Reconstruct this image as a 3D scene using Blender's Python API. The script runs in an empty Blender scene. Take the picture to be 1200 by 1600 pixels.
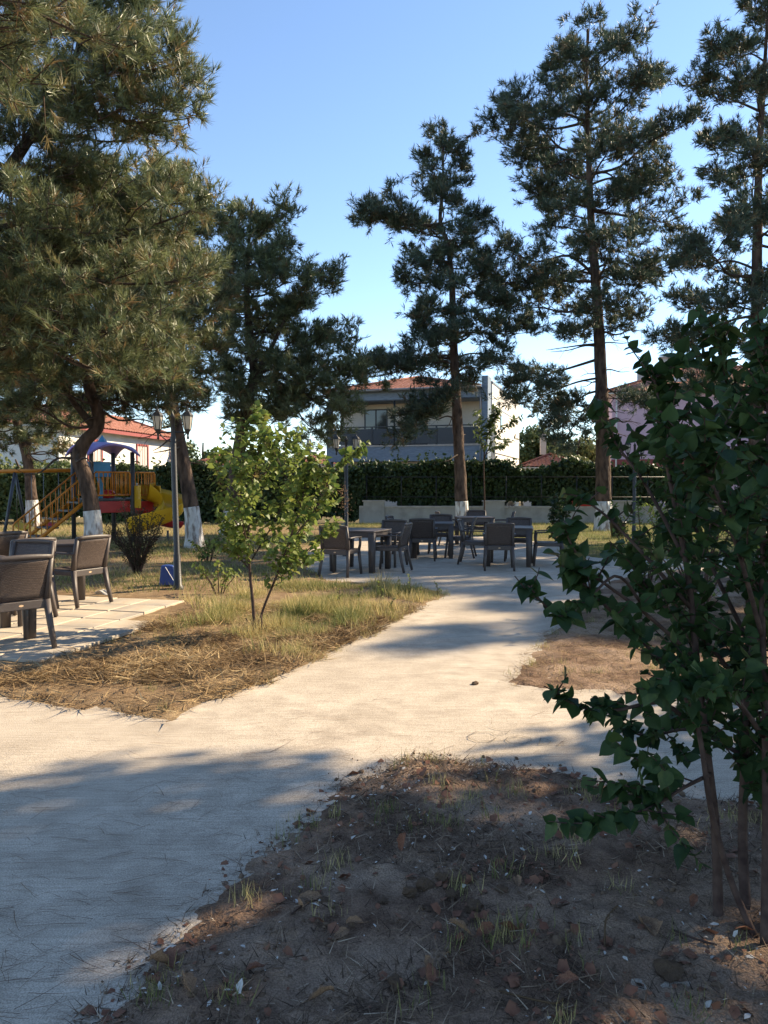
import bpy, math, random
import numpy as np
from mathutils import Vector, Matrix

random.seed(7)
RNG = np.random.default_rng(11)
R = math.radians
scene = bpy.context.scene
COL = scene.collection

# ------------------------------------------------------------------ camera
CAM_H, PITCH, F = 1.55, R(2.05), 1200.0
cam_data = bpy.data.cameras.new('camera')
cam = bpy.data.objects.new('camera', cam_data)
COL.objects.link(cam)
cam.location = (0, 0, CAM_H)
cam.rotation_euler = (R(90) - PITCH, 0, 0)
cam_data.sensor_fit = 'VERTICAL'
cam_data.sensor_height = 36.0
cam_data.lens = 27.0
cam_data.clip_start = 0.05
cam_data.clip_end = 3000
scene.camera = cam

# ------------------------------------------------------------------ sky, sun, exposure
SUN_AZ, SUN_EL = R(28), R(31)          # azimuth from +x towards +y
world = bpy.data.worlds.new('World')
scene.world = world
world.use_nodes = True
wn = world.node_tree
bg = wn.nodes['Background']
sky = wn.nodes.new('ShaderNodeTexSky')
sky.sky_type = 'NISHITA'
sky.sun_disc = False
sky.sun_elevation = SUN_EL
sky.sun_rotation = R(90) - SUN_AZ
sky.air_density = 1.0
sky.altitude = 1200
sky.dust_density = 0.05
sky.ozone_density = 1.8
wn.links.new(sky.outputs[0], bg.inputs[0])
bg.inputs[1].default_value = 0.115
sun_data = bpy.data.lights.new('sun', 'SUN')
sun_data.energy = 5.0
sun_data.angle = R(0.55)
sun_data.color = (1.0, 0.82, 0.57)
sun = bpy.data.objects.new('sun', sun_data)
COL.objects.link(sun)
sd = Vector((math.cos(SUN_EL) * math.cos(SUN_AZ), math.cos(SUN_EL) * math.sin(SUN_AZ), math.sin(SUN_EL)))
sun.rotation_euler = sd.to_track_quat('Z', 'Y').to_euler()
sun.location = (30, 20, 30)
scene.view_settings.view_transform = 'Standard'
scene.view_settings.look = 'None'
scene.view_settings.exposure = 1.35
scene.view_settings.gamma = 1.0

# ------------------------------------------------------------------ pixel helpers
def ray(px, py):
    u, v = (px - 600) / F, (800 - py) / F
    c, s = math.cos(PITCH), math.sin(PITCH)
    return Vector((u, c + v * s, -s + v * c))
def G(px, py, z=0.0):
    d = ray(px, py); t = (z - CAM_H) / d.z
    return Vector((d.x * t, d.y * t, z))
def P(px, py, y):
    d = ray(px, py); t = y / d.y
    return Vector((d.x * t, y, CAM_H + d.z * t))

# ------------------------------------------------------------------ numpy noise
def vnoise(x, y, seed=0):
    xi, yi = np.floor(x).astype(np.int64), np.floor(y).astype(np.int64)
    xf, yf = x - xi, y - yi
    def h(a, b):
        n = (a * 374761393 + b * 668265263 + seed * 974634777) & 0x7fffffff
        n = ((n ^ (n >> 13)) * 1274126177) & 0x7fffffff
        return ((n ^ (n >> 16)) & 0xffff) / 65535.0
    u, v = xf * xf * (3 - 2 * xf), yf * yf * (3 - 2 * yf)
    return (h(xi, yi) * (1 - u) + h(xi + 1, yi) * u) * (1 - v) + (h(xi, yi + 1) * (1 - u) + h(xi + 1, yi + 1) * u) * v
def fbm(x, y, o=4, seed=0):
    r, a, t = 0, 1.0, 0
    x, y = np.asarray(x, float), np.asarray(y, float)
    for i in range(o):
        r = r + a * vnoise(x * 2 ** i, y * 2 ** i, seed + i); t += a; a *= .5
    return r / t

# ------------------------------------------------------------------ object helpers
def tag(o, label=None, cat=None, group=None, kind=None):
    if label: o['label'] = label
    if cat: o['category'] = cat
    if group: o['group'] = group
    if kind: o['kind'] = kind
    return o
def empty(name, loc=(0, 0, 0), rz=0.0, parent=None):
    o = bpy.data.objects.new(name, None)
    COL.objects.link(o); o.location = loc; o.rotation_euler = (0, 0, rz)
    o.empty_display_size = .1
    if parent: o.parent = parent
    return o
def link(name, me, parent=None):
    o = bpy.data.objects.new(name, me); COL.objects.link(o)
    if parent: o.parent = parent
    return o
def bulk(name, V, Fc, mat, parent=None, smooth=False, tint=None, as_mesh=False):
    """fast mesh from numpy: V (n,3), Fc (m,k)"""
    V = np.ascontiguousarray(V, dtype=np.float32); Fc = np.ascontiguousarray(Fc, dtype=np.int32)
    m, k = Fc.shape
    me = bpy.data.meshes.new(name)
    me.vertices.add(len(V)); me.vertices.foreach_set('co', V.ravel())
    me.loops.add(m * k); me.loops.foreach_set('vertex_index', Fc.ravel())
    me.polygons.add(m)
    me.polygons.foreach_set('loop_start', np.arange(0, m * k, k, dtype=np.int32))
    if tint is not None:
        a = me.attributes.new('tint', 'FLOAT', 'POINT'); a.data.foreach_set('value', np.ascontiguousarray(tint, dtype=np.float32))
    me.update(calc_edges=True); me.validate()
    if smooth: me.polygons.foreach_set('use_smooth', np.ones(m, dtype=bool))
    me.materials.append(mat)
    return me if as_mesh else link(name, me, parent)

class MB:
    def __init__(s): s.v = []; s.f = []; s.sm = []
    def add(s, V, Fs, smooth=False):
        b = len(s.v); s.v += [tuple(p) for p in V]; s.f += [tuple(b + i for i in f) for f in Fs]; s.sm += [smooth] * len(Fs); return s
    def box(s, x0, x1, y0, y1, z0, z1, M=None):
        V = [Vector((x, y, z)) for z in (z0, z1) for y in (y0, y1) for x in (x0, x1)]
        if M: V = [M @ p for p in V]
        return s.add(V, [(0, 2, 3, 1), (4, 5, 7, 6), (0, 1, 5, 4), (2, 6, 7, 3), (0, 4, 6, 2), (1, 3, 7, 5)])
    def tube(s, pts, rad, n=8, cap=True, smooth=True, square=0.0, phase=0.0, asp=1.0):
        pts = [Vector(p) for p in pts]
        if not hasattr(rad, '__len__'): rad = [rad] * len(pts)
        V = []; up = None
        for i, p in enumerate(pts):
            t = (pts[min(i + 1, len(pts) - 1)] - pts[max(i - 1, 0)]).normalized()
            if up is None:
                up = Vector((0, 1, 0)) if abs(t.z) > .8 else Vector((0, 0, 1))
            a = t.cross(up).normalized(); b = a.cross(t).normalized(); up = b
            for j in range(n):
                th = 2 * math.pi * j / n + phase
                c, sn = math.cos(th), math.sin(th)
                q = 1.0
                if square: q = (1 - square) + square / max(abs(c), abs(sn))
                V.append(p + (a * c * asp + b * sn) * rad[i] * q)
        Fs = [(i * n + j, i * n + (j + 1) % n, (i + 1) * n + (j + 1) % n, (i + 1) * n + j) for i in range(len(pts) - 1) for j in range(n)]
        if cap:
            Fs.append(tuple(range(n - 1, -1, -1))); Fs.append(tuple((len(pts) - 1) * n + j for j in range(n)))
        return s.add(V, Fs, smooth)
    def sheet(s, fn, nu, nv, smooth=True):
        V = [fn(i / nu, j / nv) for i in range(nu + 1) for j in range(nv + 1)]
        Fs = [(i * (nv + 1) + j, (i + 1) * (nv + 1) + j, (i + 1) * (nv + 1) + j + 1, i * (nv + 1) + j + 1) for i in range(nu) for j in range(nv)]
        return s.add(V, Fs, smooth)
    def slab(s, fn, nu, nv, smooth=True):
        """closed thick sheet: fn(u,v,side) side 0/1"""
        n = (nu + 1) * (nv + 1)
        V = [fn(i / nu, j / nv, k) for k in (0, 1) for i in range(nu + 1) for j in range(nv + 1)]
        id = lambda i, j, k: k * n + i * (nv + 1) + j
        Fs = []
        for i in range(nu):
            for j in range(nv):
                Fs.append((id(i, j, 0), id(i + 1, j, 0), id(i + 1, j + 1, 0), id(i, j + 1, 0)))
                Fs.append((id(i, j, 1), id(i, j + 1, 1), id(i + 1, j + 1, 1), id(i + 1, j, 1)))
        for i in range(nu):
            Fs.append((id(i, 0, 0), id(i, 0, 1), id(i + 1, 0, 1), id(i + 1, 0, 0)))
            Fs.append((id(i, nv, 0), id(i + 1, nv, 0), id(i + 1, nv, 1), id(i, nv, 1)))
        for j in range(nv):
            Fs.append((id(0, j, 0), id(0, j + 1, 0), id(0, j + 1, 1), id(0, j, 1)))
            Fs.append((id(nu, j, 0), id(nu, j, 1), id(nu, j + 1, 1), id(nu, j + 1, 0)))
        return s.add(V, Fs, smooth)
    def mesh(s, name, mat):
        me = bpy.data.meshes.new(name); me.from_pydata(s.v, [], s.f); me.update()
        me.polygons.foreach_set('use_smooth', s.sm)
        me.materials.append(mat); return me
    def build(s, name, mat, parent=None, bevel=0):
        o = link(name, s.mesh(name, mat), parent)
        if bevel:
            m = o.modifiers.new('bevel', 'BEVEL'); m.width = bevel; m.segments = 2; m.limit_method = 'ANGLE'; m.angle_limit = R(40)
        return o
def box(name, mat, parent, *a, bevel=0): return MB().box(*a).build(name, mat, parent, bevel)
def copy_tree(o, parent=None):
    c = o.copy(); COL.objects.link(c); c.parent = parent
    for ch in list(o.children): copy_tree(ch, c)
    return c

def smooth_path(pts, n=6):
    pts = [Vector(p) for p in pts]; out = []
    for i in range(len(pts) - 1):
        p0, p1, p2, p3 = pts[max(i - 1, 0)], pts[i], pts[i + 1], pts[min(i + 2, len(pts) - 1)]
        for k in range(n):
            t = k / n
            out.append(.5 * ((2 * p1) + (p2 - p0) * t + (2 * p0 - 5 * p1 + 4 * p2 - p3) * t * t + (3 * p1 - p0 - 3 * p2 + p3) * t ** 3))
    out.append(pts[-1]); return out

# ------------------------------------------------------------------ scatter of small templates
def frames(dirs, roll=None, normal=None):
    """rotation matrices whose y axis is dirs and whose z axis is near normal"""
    d = dirs / np.maximum(np.linalg.norm(dirs, axis=1, keepdims=True), 1e-9)
    if normal is None: normal = np.tile([0., 0., 1.], (len(d), 1))
    x = np.cross(d, normal); l = np.linalg.norm(x, axis=1, keepdims=True)
    x = np.where(l < 1e-4, np.array([[1., 0, 0]]), x / np.maximum(l, 1e-6))
    z = np.cross(x, d)
    if roll is not None:
        c, s = np.cos(roll)[:, None], np.sin(roll)[:, None]
        x, z = x * c + z * s, z * c - x * s
    return np.stack([x, d, z], axis=2)
def place(tv, tf, pos, M, scale):
    """tv (k,3), tf (m,3|4) -> big arrays"""
    V = np.einsum('nij,kj->nki', M, tv) * np.asarray(scale).reshape(-1, 1, 1) + pos[:, None, :]
    n, k = len(pos), len(tv)
    Fc = tf[None] + (np.arange(n) * k)[:, None, None]
    return V.reshape(-1, 3), Fc.reshape(-1, tf.shape[1])

# ------------------------------------------------------------------ materials
def mat(name, c1, c2=None, scale=4.0, rough=.75, bump=0.0, bscale=60.0, spec=.3, metal=0.0, detail=6, c3=None, scale3=1.0, stretch=None, attr=False, transl=0.0, dist=.01, speck=0, streak=0, objrand=0):
    m = bpy.data.materials.new(name); m.use_nodes = True
    nt = m.node_tree; N, L = nt.nodes, nt.links
    b = N['Principled BSDF']
    b.inputs['Roughness'].default_value = rough; b.inputs['Specular IOR Level'].default_value = spec; b.inputs['Metallic'].default_value = metal
    tc = N.new('ShaderNodeTexCoord'); mp = N.new('ShaderNodeMapping'); L.new(tc.outputs['Object'], mp.inputs[0])
    if stretch: mp.inputs['Scale'].default_value = stretch
    col = None
    def ramp(fac, a, bb, lo=.3, hi=.7):
        r = N.new('ShaderNodeValToRGB'); L.new(fac, r.inputs[0])
        r.color_ramp.elements[0].position = lo; r.color_ramp.elements[0].color = (*a, 1)
        r.color_ramp.elements[1].position = hi; r.color_ramp.elements[1].color = (*bb, 1)
        return r.outputs[0]
    def noise(sc, de=detail):
        n = N.new('ShaderNodeTexNoise'); n.inputs['Scale'].default_value = sc; n.inputs['Detail'].default_value = de
        L.new(mp.outputs[0], n.inputs['Vector']); return n.outputs[0]
    if attr:
        a = N.new('ShaderNodeAttribute'); a.attribute_name = 'tint'
        r = N.new('ShaderNodeValToRGB'); L.new(a.outputs['Fac'], r.inputs[0])
        cs = [c1, c2] + ([c3] if c3 else [])
        r.color_ramp.elements[0].color = (*cs[0], 1); r.color_ramp.elements[1].color = (*cs[-1], 1)
        if c3:
            e = r.color_ramp.elements.new(.72); e.color = (*c2, 1)
        col = r.outputs[0]
    elif c2:
        col = ramp(noise(scale), c1, c2)
        if c3:
            mx = N.new('ShaderNodeMix'); mx.data_type = 'RGBA'
            L.new(ramp(noise(scale3), (0, 0, 0), (1, 1, 1), .45, .62), mx.inputs[0]); L.new(col, mx.inputs[6]); mx.inputs[7].default_value = (*c3, 1)
            col = mx.outputs[2]
    if streak and col:
        m2 = N.new('ShaderNodeMapping'); L.new(tc.outputs['Object'], m2.inputs[0]); m2.inputs['Rotation'].default_value = (0, 0, R(28)); m2.inputs['Scale'].default_value = (3.5, 55, 1)
        n2 = N.new('ShaderNodeTexNoise'); n2.inputs['Scale'].default_value = 1.0; n2.inputs['Detail'].default_value = 4; L.new(m2.outputs[0], n2.inputs['Vector'])
        mx = N.new('ShaderNodeMix'); mx.data_type = 'RGBA'; mx.blend_type = 'MULTIPLY'; mx.inputs[0].default_value = streak
        L.new(col, mx.inputs[6]); L.new(ramp(n2.outputs[0], (.72, .70, .68), (1.1, 1.1, 1.1), .38, .6), mx.inputs[7]); col = mx.outputs[2]
        mx = N.new('ShaderNodeMix'); mx.data_type = 'RGBA'; mx.blend_type = 'MULTIPLY'; mx.inputs[0].default_value = streak
        L.new(col, mx.inputs[6]); L.new(ramp(noise(1.7, 8), (.70, .68, .66), (1.08, 1.08, 1.08), .34, .55), mx.inputs[7]); col = mx.outputs[2]
    if objrand and col:
        oi = N.new('ShaderNodeObjectInfo'); hs_ = N.new('ShaderNodeHueSaturation'); L.new(col, hs_.inputs['Color'])
        mr = N.new('ShaderNodeMapRange'); L.new(oi.outputs['Random'], mr.inputs[0]); mr.inputs[3].default_value = 1 - objrand; mr.inputs[4].default_value = 1 + objrand * 1.4; L.new(mr.outputs[0], hs_.inputs['Value'])
        mr = N.new('ShaderNodeMapRange'); L.new(oi.outputs['Random'], mr.inputs[0]); mr.inputs[3].default_value = .52; mr.inputs[4].default_value = .465; L.new(mr.outputs[0], hs_.inputs['Hue'])
        col = hs_.outputs[0]
    if speck and col:
        mx = N.new('ShaderNodeMix'); mx.data_type = 'RGBA'; mx.blend_type = 'MULTIPLY'; mx.inputs[0].default_value = speck
        L.new(col, mx.inputs[6]); L.new(ramp(noise(170, 3), (.45, .45, .45), (1.25, 1.25, 1.25), .36, .6), mx.inputs[7]); col = mx.outputs[2]
    if col: L.new(col, b.inputs['Base Color'])
    else: b.inputs['Base Color'].default_value = (*c1, 1)
    if bump:
        bp = N.new('ShaderNodeBump'); bp.inputs['Strength'].default_value = bump; bp.inputs['Distance'].default_value = dist
        L.new(noise(bscale), bp.inputs['Height']); L.new(bp.outputs[0], b.inputs['Normal'])
    if transl:
        tr = N.new('ShaderNodeBsdfTranslucent'); ms = N.new('ShaderNodeMixShader'); ms.inputs[0].default_value = transl
        if col: L.new(col, tr.inputs[0])
        else: tr.inputs[0].default_value = (*c1, 1)
        L.new(b.outputs[0], ms.inputs[1]); L.new(tr.outputs[0], ms.inputs[2])
        L.new(ms.outputs[0], N['Material Output'].inputs[0])
    return m
def glass_mat(name, c=(.02, .025, .03), rough=.05):
    m = mat(name, c, rough=rough, spec=.6); return m

M = {}
M['concrete'] = mat('concrete', (.39, .33, .26), (.55, .475, .38), scale=5, rough=.92, bump=.35, bscale=140, c3=(.45, .385, .305), scale3=.6, spec=.15, dist=.008, speck=.55, streak=.38)
M['ground'] = mat('ground_soil', (.10, .085, .05), (.20, .16, .09), scale=1.2, rough=1, bump=.6, bscale=30, spec=.05)
M['soil'] = mat('soil', (.10, .062, .042), (.28, .185, .125), scale=9, rough=1, bump=1.0, bscale=90, c3=(.35, .25, .175), scale3=1.6, spec=.05, dist=.012, speck=.6)
M['straw_soil'] = mat('straw_soil', (.15, .10, .06), (.36, .26, .15), scale=9, rough=1, bump=.9, bscale=110, c3=(.20, .135, .08), scale3=1.2, spec=.05, dist=.01)
M['lawn_soil'] = mat('lawn_soil', (.10, .09, .04), (.24, .19, .095), scale=5, rough=1, bump=.8, bscale=60, c3=(.13, .14, .05), scale3=.7, spec=.05)
M['slab'] = mat('paving_slab', (.40, .33, .25), (.54, .455, .35), scale=5, rough=.9, bump=.4, bscale=120, spec=.15, c3=(.34, .30, .25), scale3=1.3, dist=.004)
M['bark'] = mat('pine_bark', (.035, .026, .022), (.15, .105, .08), scale=9, rough=.95, bump=1.0, bscale=14, spec=.1, stretch=(1, 1, .35), dist=.05)
M['branch'] = mat('branch_bark', (.045, .035, .03), (.12, .09, .07), scale=12, rough=.95, bump=.5, bscale=40, spec=.1)
M['limewash'] = mat('limewash', (.50, .49, .47), (.72, .71, .68), scale=10, rough=.95, bump=1.0, bscale=16, spec=.1, stretch=(1, 1, .3), c3=(.24, .20, .17), scale3=11, dist=.06)
M['needle'] = mat('pine_needles', (.075, .105, .055), (.21, .235, .10), c3=(.27, .17, .08), attr=True, rough=.45, spec=.45, transl=.3)  # needle colour lightened to make the left pines look sunlit
M['needle_backlit'] = mat('pine_needles_backlit', (.046, .078, .058), (.115, .145, .085), c3=(.20, .135, .075), attr=True, rough=.55, spec=.35, transl=.2)  # darker, bluer needle copy: backlight and lens veil put into the colour
M['leaf_near'] = mat('lilac_leaf_deep', (.020, .045, .016), (.048, .088, .025), c3=(.10, .12, .035), attr=True, rough=.6, spec=.22, transl=.3)
M['leaf_single'] = mat('lilac_leaf', (.022, .050, .018), (.045, .088, .025), scale=3, rough=.55, spec=.28, transl=.32, objrand=.42)
M['leaf_mid'] = mat('sapling_leaf', (.085, .135, .03), (.22, .265, .06), c3=(.30, .24, .08), attr=True, rough=.5, spec=.3, transl=.42)
M['leaf_mid_single'] = mat('sapling_leaf_single', (.10, .16, .033), (.19, .245, .055), scale=3, rough=.5, spec=.3, transl=.42, objrand=.3)
M['hedge'] = mat('hedge_leaf', (.016, .034, .012), (.045, .075, .022), c3=(.07, .09, .03), attr=True, rough=.5, spec=.35, transl=.2)
M['hedge_inner_shade'] = mat('hedge_inner_shade', (.008, .014, .006), (.02, .03, .012), scale=6, rough=1, spec=.05)  # near-black, the shade deep inside the hedge put into the colour
M['tree_leaf'] = mat('tree_leaf', (.05, .085, .028), (.12, .15, .05), c3=(.17, .18, .06), attr=True, rough=.55, spec=.3, transl=.3)
M['bush_dark'] = mat('dry_bush_leaf', (.025, .03, .016), (.06, .055, .028), c3=(.10, .075, .035), attr=True, rough=.7, spec=.2, transl=.1)
M['twig'] = mat('twig_bark', (.045, .028, .024), (.105, .07, .055), scale=20, rough=.9, bump=.4, bscale=80, spec=.15)
M['grass'] = mat('grass', (.10, .14, .04), (.32, .29, .11), c3=(.52, .42, .20), attr=True, rough=.7, spec=.2, transl=.35)
M['straw'] = mat('straw', (.12, .075, .04), (.38, .26, .13), c3=(.50, .38, .21), attr=True, rough=.8, spec=.15, transl=.1)
M['needle_litter'] = mat('needle_litter', (.10, .06, .04), (.20, .125, .08), c3=(.28, .19, .12), attr=True, rough=.85, spec=.1)
M['dry_leaf'] = mat('dry_leaf', (.19, .105, .06), (.36, .235, .14), scale=18, rough=.75, spec=.2, transl=.15, bump=.3, bscale=60)
M['dry_leaf_red'] = mat('dry_leaf_red', (.14, .06, .038), (.26, .13, .08), scale=18, rough=.75, spec=.2, transl=.12, bump=.3, bscale=60)
M['flake'] = mat('pale_flake', (.42, .39, .34), (.62, .58, .52), scale=40, rough=.8)
M['clod'] = mat('clod', (.10, .066, .044), (.22, .15, .10), scale=18, rough=1, bump=.8, bscale=60, spec=.05)
M['mark'] = mat('scratched_mark', (.15, .125, .10), (.24, .20, .155), scale=40, rough=1)
M['soil_straw'] = mat('soil_straw', (.045, .030, .022), (.21, .145, .095), c3=(.40, .31, .22), attr=True, rough=.9, spec=.1)

# ================================================================== GROUND
bulk_plane = MB().add([(-600, -600, -.05), (600, -600, -.05), (600, 900, -.05), (-600, 900, -.05)], [(0, 1, 2, 3)]).build('ground', M['ground'])
tag(bulk_plane, kind='structure')

def sdist(x, y, poly):
    """signed distance to polygon, positive inside (numpy)"""
    d = np.full(x.shape, 1e9); ins = np.zeros(x.shape, bool)
    n = len(poly)
    for i in range(n):
        ax, ay = poly[i]; bx, by = poly[(i + 1) % n]
        ex, ey = bx - ax, by - ay; wx, wy = x - ax, y - ay
        t = np.clip((wx * ex + wy * ey) / (ex * ex + ey * ey + 1e-12), 0, 1)
        d = np.minimum(d, (wx - ex * t) ** 2 + (wy - ey * t) ** 2)
        c = ((ay > y) != (by > y)) & (x < (bx - ax) * (y - ay) / (by - ay + 1e-12) + ax)
        ins ^= c
    d = np.sqrt(d); return np.where(ins, d, -d)
def gp(*pts): return [tuple(G(*p)[:2]) for p in pts]
def sstep(a, b, x):
    t = np.clip((x - a) / (b - a), 0, 1); return t * t * (3 - 2 * t)

# the concrete walk with the broad forecourt the tables stand on
xs = np.linspace(-16, 16, 70); ys = np.linspace(-4, 31, 76)
X, Y = np.meshgrid(xs, ys)
Z = (fbm(X * .5, Y * .5, 3, 5) - .5) * .012
idx = np.arange(X.size).reshape(X.shape)
Q = np.stack([idx[:-1, :-1], idx[:-1, 1:], idx[1:, 1:], idx[1:, :-1]], -1).reshape(-1, 4)
tag(bulk('concrete_path', np.stack([X, Y, Z], -1).reshape(-1, 3), Q, M['concrete'], smooth=True), kind='structure')

BEDS = {
 'near': gp((60, 1600), (150, 1530), (240, 1470), (330, 1390), (440, 1290), (500, 1235), (570, 1190), (640, 1172), (740, 1182), (830, 1195), (1000, 1225), (1200, 1250)) + [(5.0, 2.7), (9, 1.2), (9, -3), (-2.0, -3), (-1.5, 1.2)],
 'left': gp((-60, 1094), (130, 1115), (270, 1132), (330, 1105), (400, 1075), (490, 1045), (560, 1010), (620, 975), (668, 950), (705, 932), (680, 918), (600, 911), (520, 906), (485, 890), (488, 860), (520, 842)) + [(-1.6, 30.5), (-15.5, 30.5), (-15.5, 5.6)],
 'right': gp((760, 1070), (800, 1038), (830, 1010), (870, 965), (905, 930), (960, 903), (1060, 890)) + [(7, 13.2), (15.5, 11), (15.5, .5)] + gp((1200, 1112), (1000, 1090), (900, 1084)),
 'back': gp((522, 842), (640, 838), (760, 838), (868, 850), (872, 862), (930, 872), (1010, 876)) + [(8, 16.5), (15.5, 16), (15.5, 30.6), (-1.7, 30.6)],
}
AMP = {'near': .05, 'left': .045, 'right': .05, 'back': .03}
def edge_noise(x, y): return (fbm(x * 3.1, y * 3.1, 3, 3) - .5) * .24 + (fbm(x * 17, y * 17, 3, 4) - .5) * .12
def bed_z(k, x, y):
    x, y = np.asarray(x, float), np.asarray(y, float)
    s = sdist(x, y, BEDS[k]) + edge_noise(x, y)
    z = -.03 + .052 * sstep(-.22, .34, s)
    z = z + (fbm(x * 1.7, y * 1.7, 3, 21) - .5) * AMP[k] * sstep(0, .6, s)
    if k in ('near', 'right'):
        z = z + (fbm(x * 9, y * 9, 4, 31) - .5) * .05 * sstep(0, .3, s) + (fbm(x * 34, y * 34, 2, 35) - .5) * .02 * sstep(0, .2, s)
    else:
        z = z + (fbm(x * 9, y * 9, 3, 31) - .5) * .03 * sstep(0, .3, s)
    return z
def bed(k, name, m, x0, x1, y0, y1, nx, ny, geo):
    xs = np.linspace(x0, x1, nx)
    ys = (np.geomspace(y0 + geo, y1 + geo, ny) - geo)
    X, Y = np.meshgrid(xs, ys)
    Z = bed_z(k, X, Y)
    idx = np.arange(X.size).reshape(X.shape)
    Q = np.stack([idx[:-1, :-1], idx[:-1, 1:], idx[1:, 1:], idx[1:, :-1]], -1).reshape(-1, 4)
    keep = (Z.reshape(-1)[Q] > -.03).any(1)
    Q = Q[keep]
    used, inv = np.unique(Q, return_inverse=True)
    V = np.stack([X, Y, Z], -1).reshape(-1, 3)[used]
    return tag(bulk(name, V, inv.reshape(-1, 4), m, smooth=True), kind='structure')
bed('near', 'bare_soil', M['soil'], -2.2, 4.0, 1.0, 4.9, 350, 270, 0)
bed('left', 'straw_covered_soil', M['straw_soil'], -15.6, 1.4, 4.6, 30.8, 330, 240, 0)
bed('right', 'verge_soil', M['soil'], .6, 15.6, 2.0, 14.2, 230, 180, 0)
bed('back', 'lawn', M['lawn_soil'], -2.0, 15.8, 12.0, 30.8, 200, 130, 0)
def on_bed(k, n, x0, x1, y0, y1, dens=None, margin=.02):
    x = RNG.uniform(x0, x1, n); y = RNG.uniform(y0, y1, n)
    ok = sdist(x, y, BEDS[k]) + edge_noise(x, y) > margin
    if dens is not None: ok &= RNG.random(n) < dens(x, y)
    x, y = x[ok], y[ok]
    return np.stack([x, y, bed_z(k, x, y)], 1)

# paved sitting area: slabs one by one
pav = MB().add([(-15, 6.2, .02), (-3.0, 6.2, .02), (-3.0, 11.2, .02), (-15, 11.2, .02)], [(0, 1, 2, 3)])
PA = [tuple(p) for p in (G(335, 941)[:2], G(255, 970)[:2], G(180, 1003)[:2], G(60, 1036)[:2], G(-60, 1062)[:2])]
PAV = PA + [(-16, G(-60, 1062).y - .8), (-16, G(335, 941).y + 1.6), (G(150, 938).x, G(150, 938).y)]
patio_mb = MB(); pz = .034
patio_mb.add([(x, y, pz - .012) for x, y in PAV], [tuple(range(len(PAV)))])
patio = patio_mb.build('paved_terrace', M['straw_soil']); tag(patio, kind='structure')
ca, sa = math.cos(R(-14)), math.sin(R(-14))
slab_meshes = []
for v in range(6):
    rr = random.Random(v)
    o = .233
    mb = MB(); j = lambda: rr.uniform(-.006, .006)
    b = [(-o + j(), -.229 + j()), (o + j(), -.229 + j()), (o + j(), .229 + j()), (-o + j(), .229 + j())]
    V = [(x, y, 0) for x, y in b] + [(x, y, .028) for x, y in b] + [(x * .975, y * .975, .034) for x, y in b]
    mb.add(V, [(0, 1, 5, 4), (1, 2, 6, 5), (2, 3, 7, 6), (3, 0, 4, 7), (4, 5, 9, 8), (5, 6, 10, 9), (6, 7, 11, 10), (7, 4, 8, 11), (8, 9, 10, 11)])
    slab_meshes.append(mb.mesh('slab', M['slab']))
c0 = G(330, 941)
for i in range(-24, 3):
    for j in range(-7, 5):
        x = c0.x + (i * .485) * ca - (j * .485) * sa; y = c0.y + (i * .485) * sa + (j * .485) * ca
        s = float(sdist(np.array([x]), np.array([y]), PAV)[0])
        if s < .12 or x < -7.5: continue
        o = link('slab', random.choice(slab_meshes), patio)
        o.location = (x, y, pz - .014 + random.uniform(-.004, .004))
        o.rotation_euler = (random.uniform(-.006, .006), random.uniform(-.006, .006), R(-14) + random.choice((0, 1, 2, 3)) * math.pi / 2 + random.uniform(-.008, .008))

# letters scratched into the concrete
def stroke(pts, w=.0035):
    g = [G(*p) for p in pts]; V = []; n = len(g)
    for i, p in enumerate(g):
        t = (g[min(i + 1, n - 1)] - g[max(i - 1, 0)]).normalized(); s = Vector((-t.y, t.x, 0)) * (w * (.6 + .5 * random.random()))
        z = .0095
        V += [(p.x + s.x, p.y + s.y, z), (p.x - s.x, p.y - s.y, z)]
    return V, [(2 * i, 2 * i + 1, 2 * i + 3, 2 * i + 2) for i in range(n - 1)]
def ell(cx, cy, rx, ry, a0, a1, n=22): return [(cx + rx * math.cos(R(a0 + (a1 - a0) * i / n)), cy + ry * math.sin(R(a0 + (a1 - a0) * i / n)) + .8 * math.sin(i * 1.7)) for i in range(n + 1)]
lt = MB()
for pts in (ell(754, 1153, 22, 7.5, -20, -345), [(766, 1138), (775, 1141), (797, 1143), (792, 1148), (778, 1150)], ell(810, 1158, 20, 6.0, -10, 350),
            [(845, 1155), (842, 1165)], [(842, 1157), (852, 1156.5), (861, 1160), (858, 1163), (848, 1164.5), (840, 1165)], [(872, 1167), (879, 1160), (880, 1166)]):
    lt.add(*stroke(pts))
tag(lt.build('scratched_letters', M['mark']), 'loose dark letters C O P scratched into the grey concrete path', 'writing')

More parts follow.
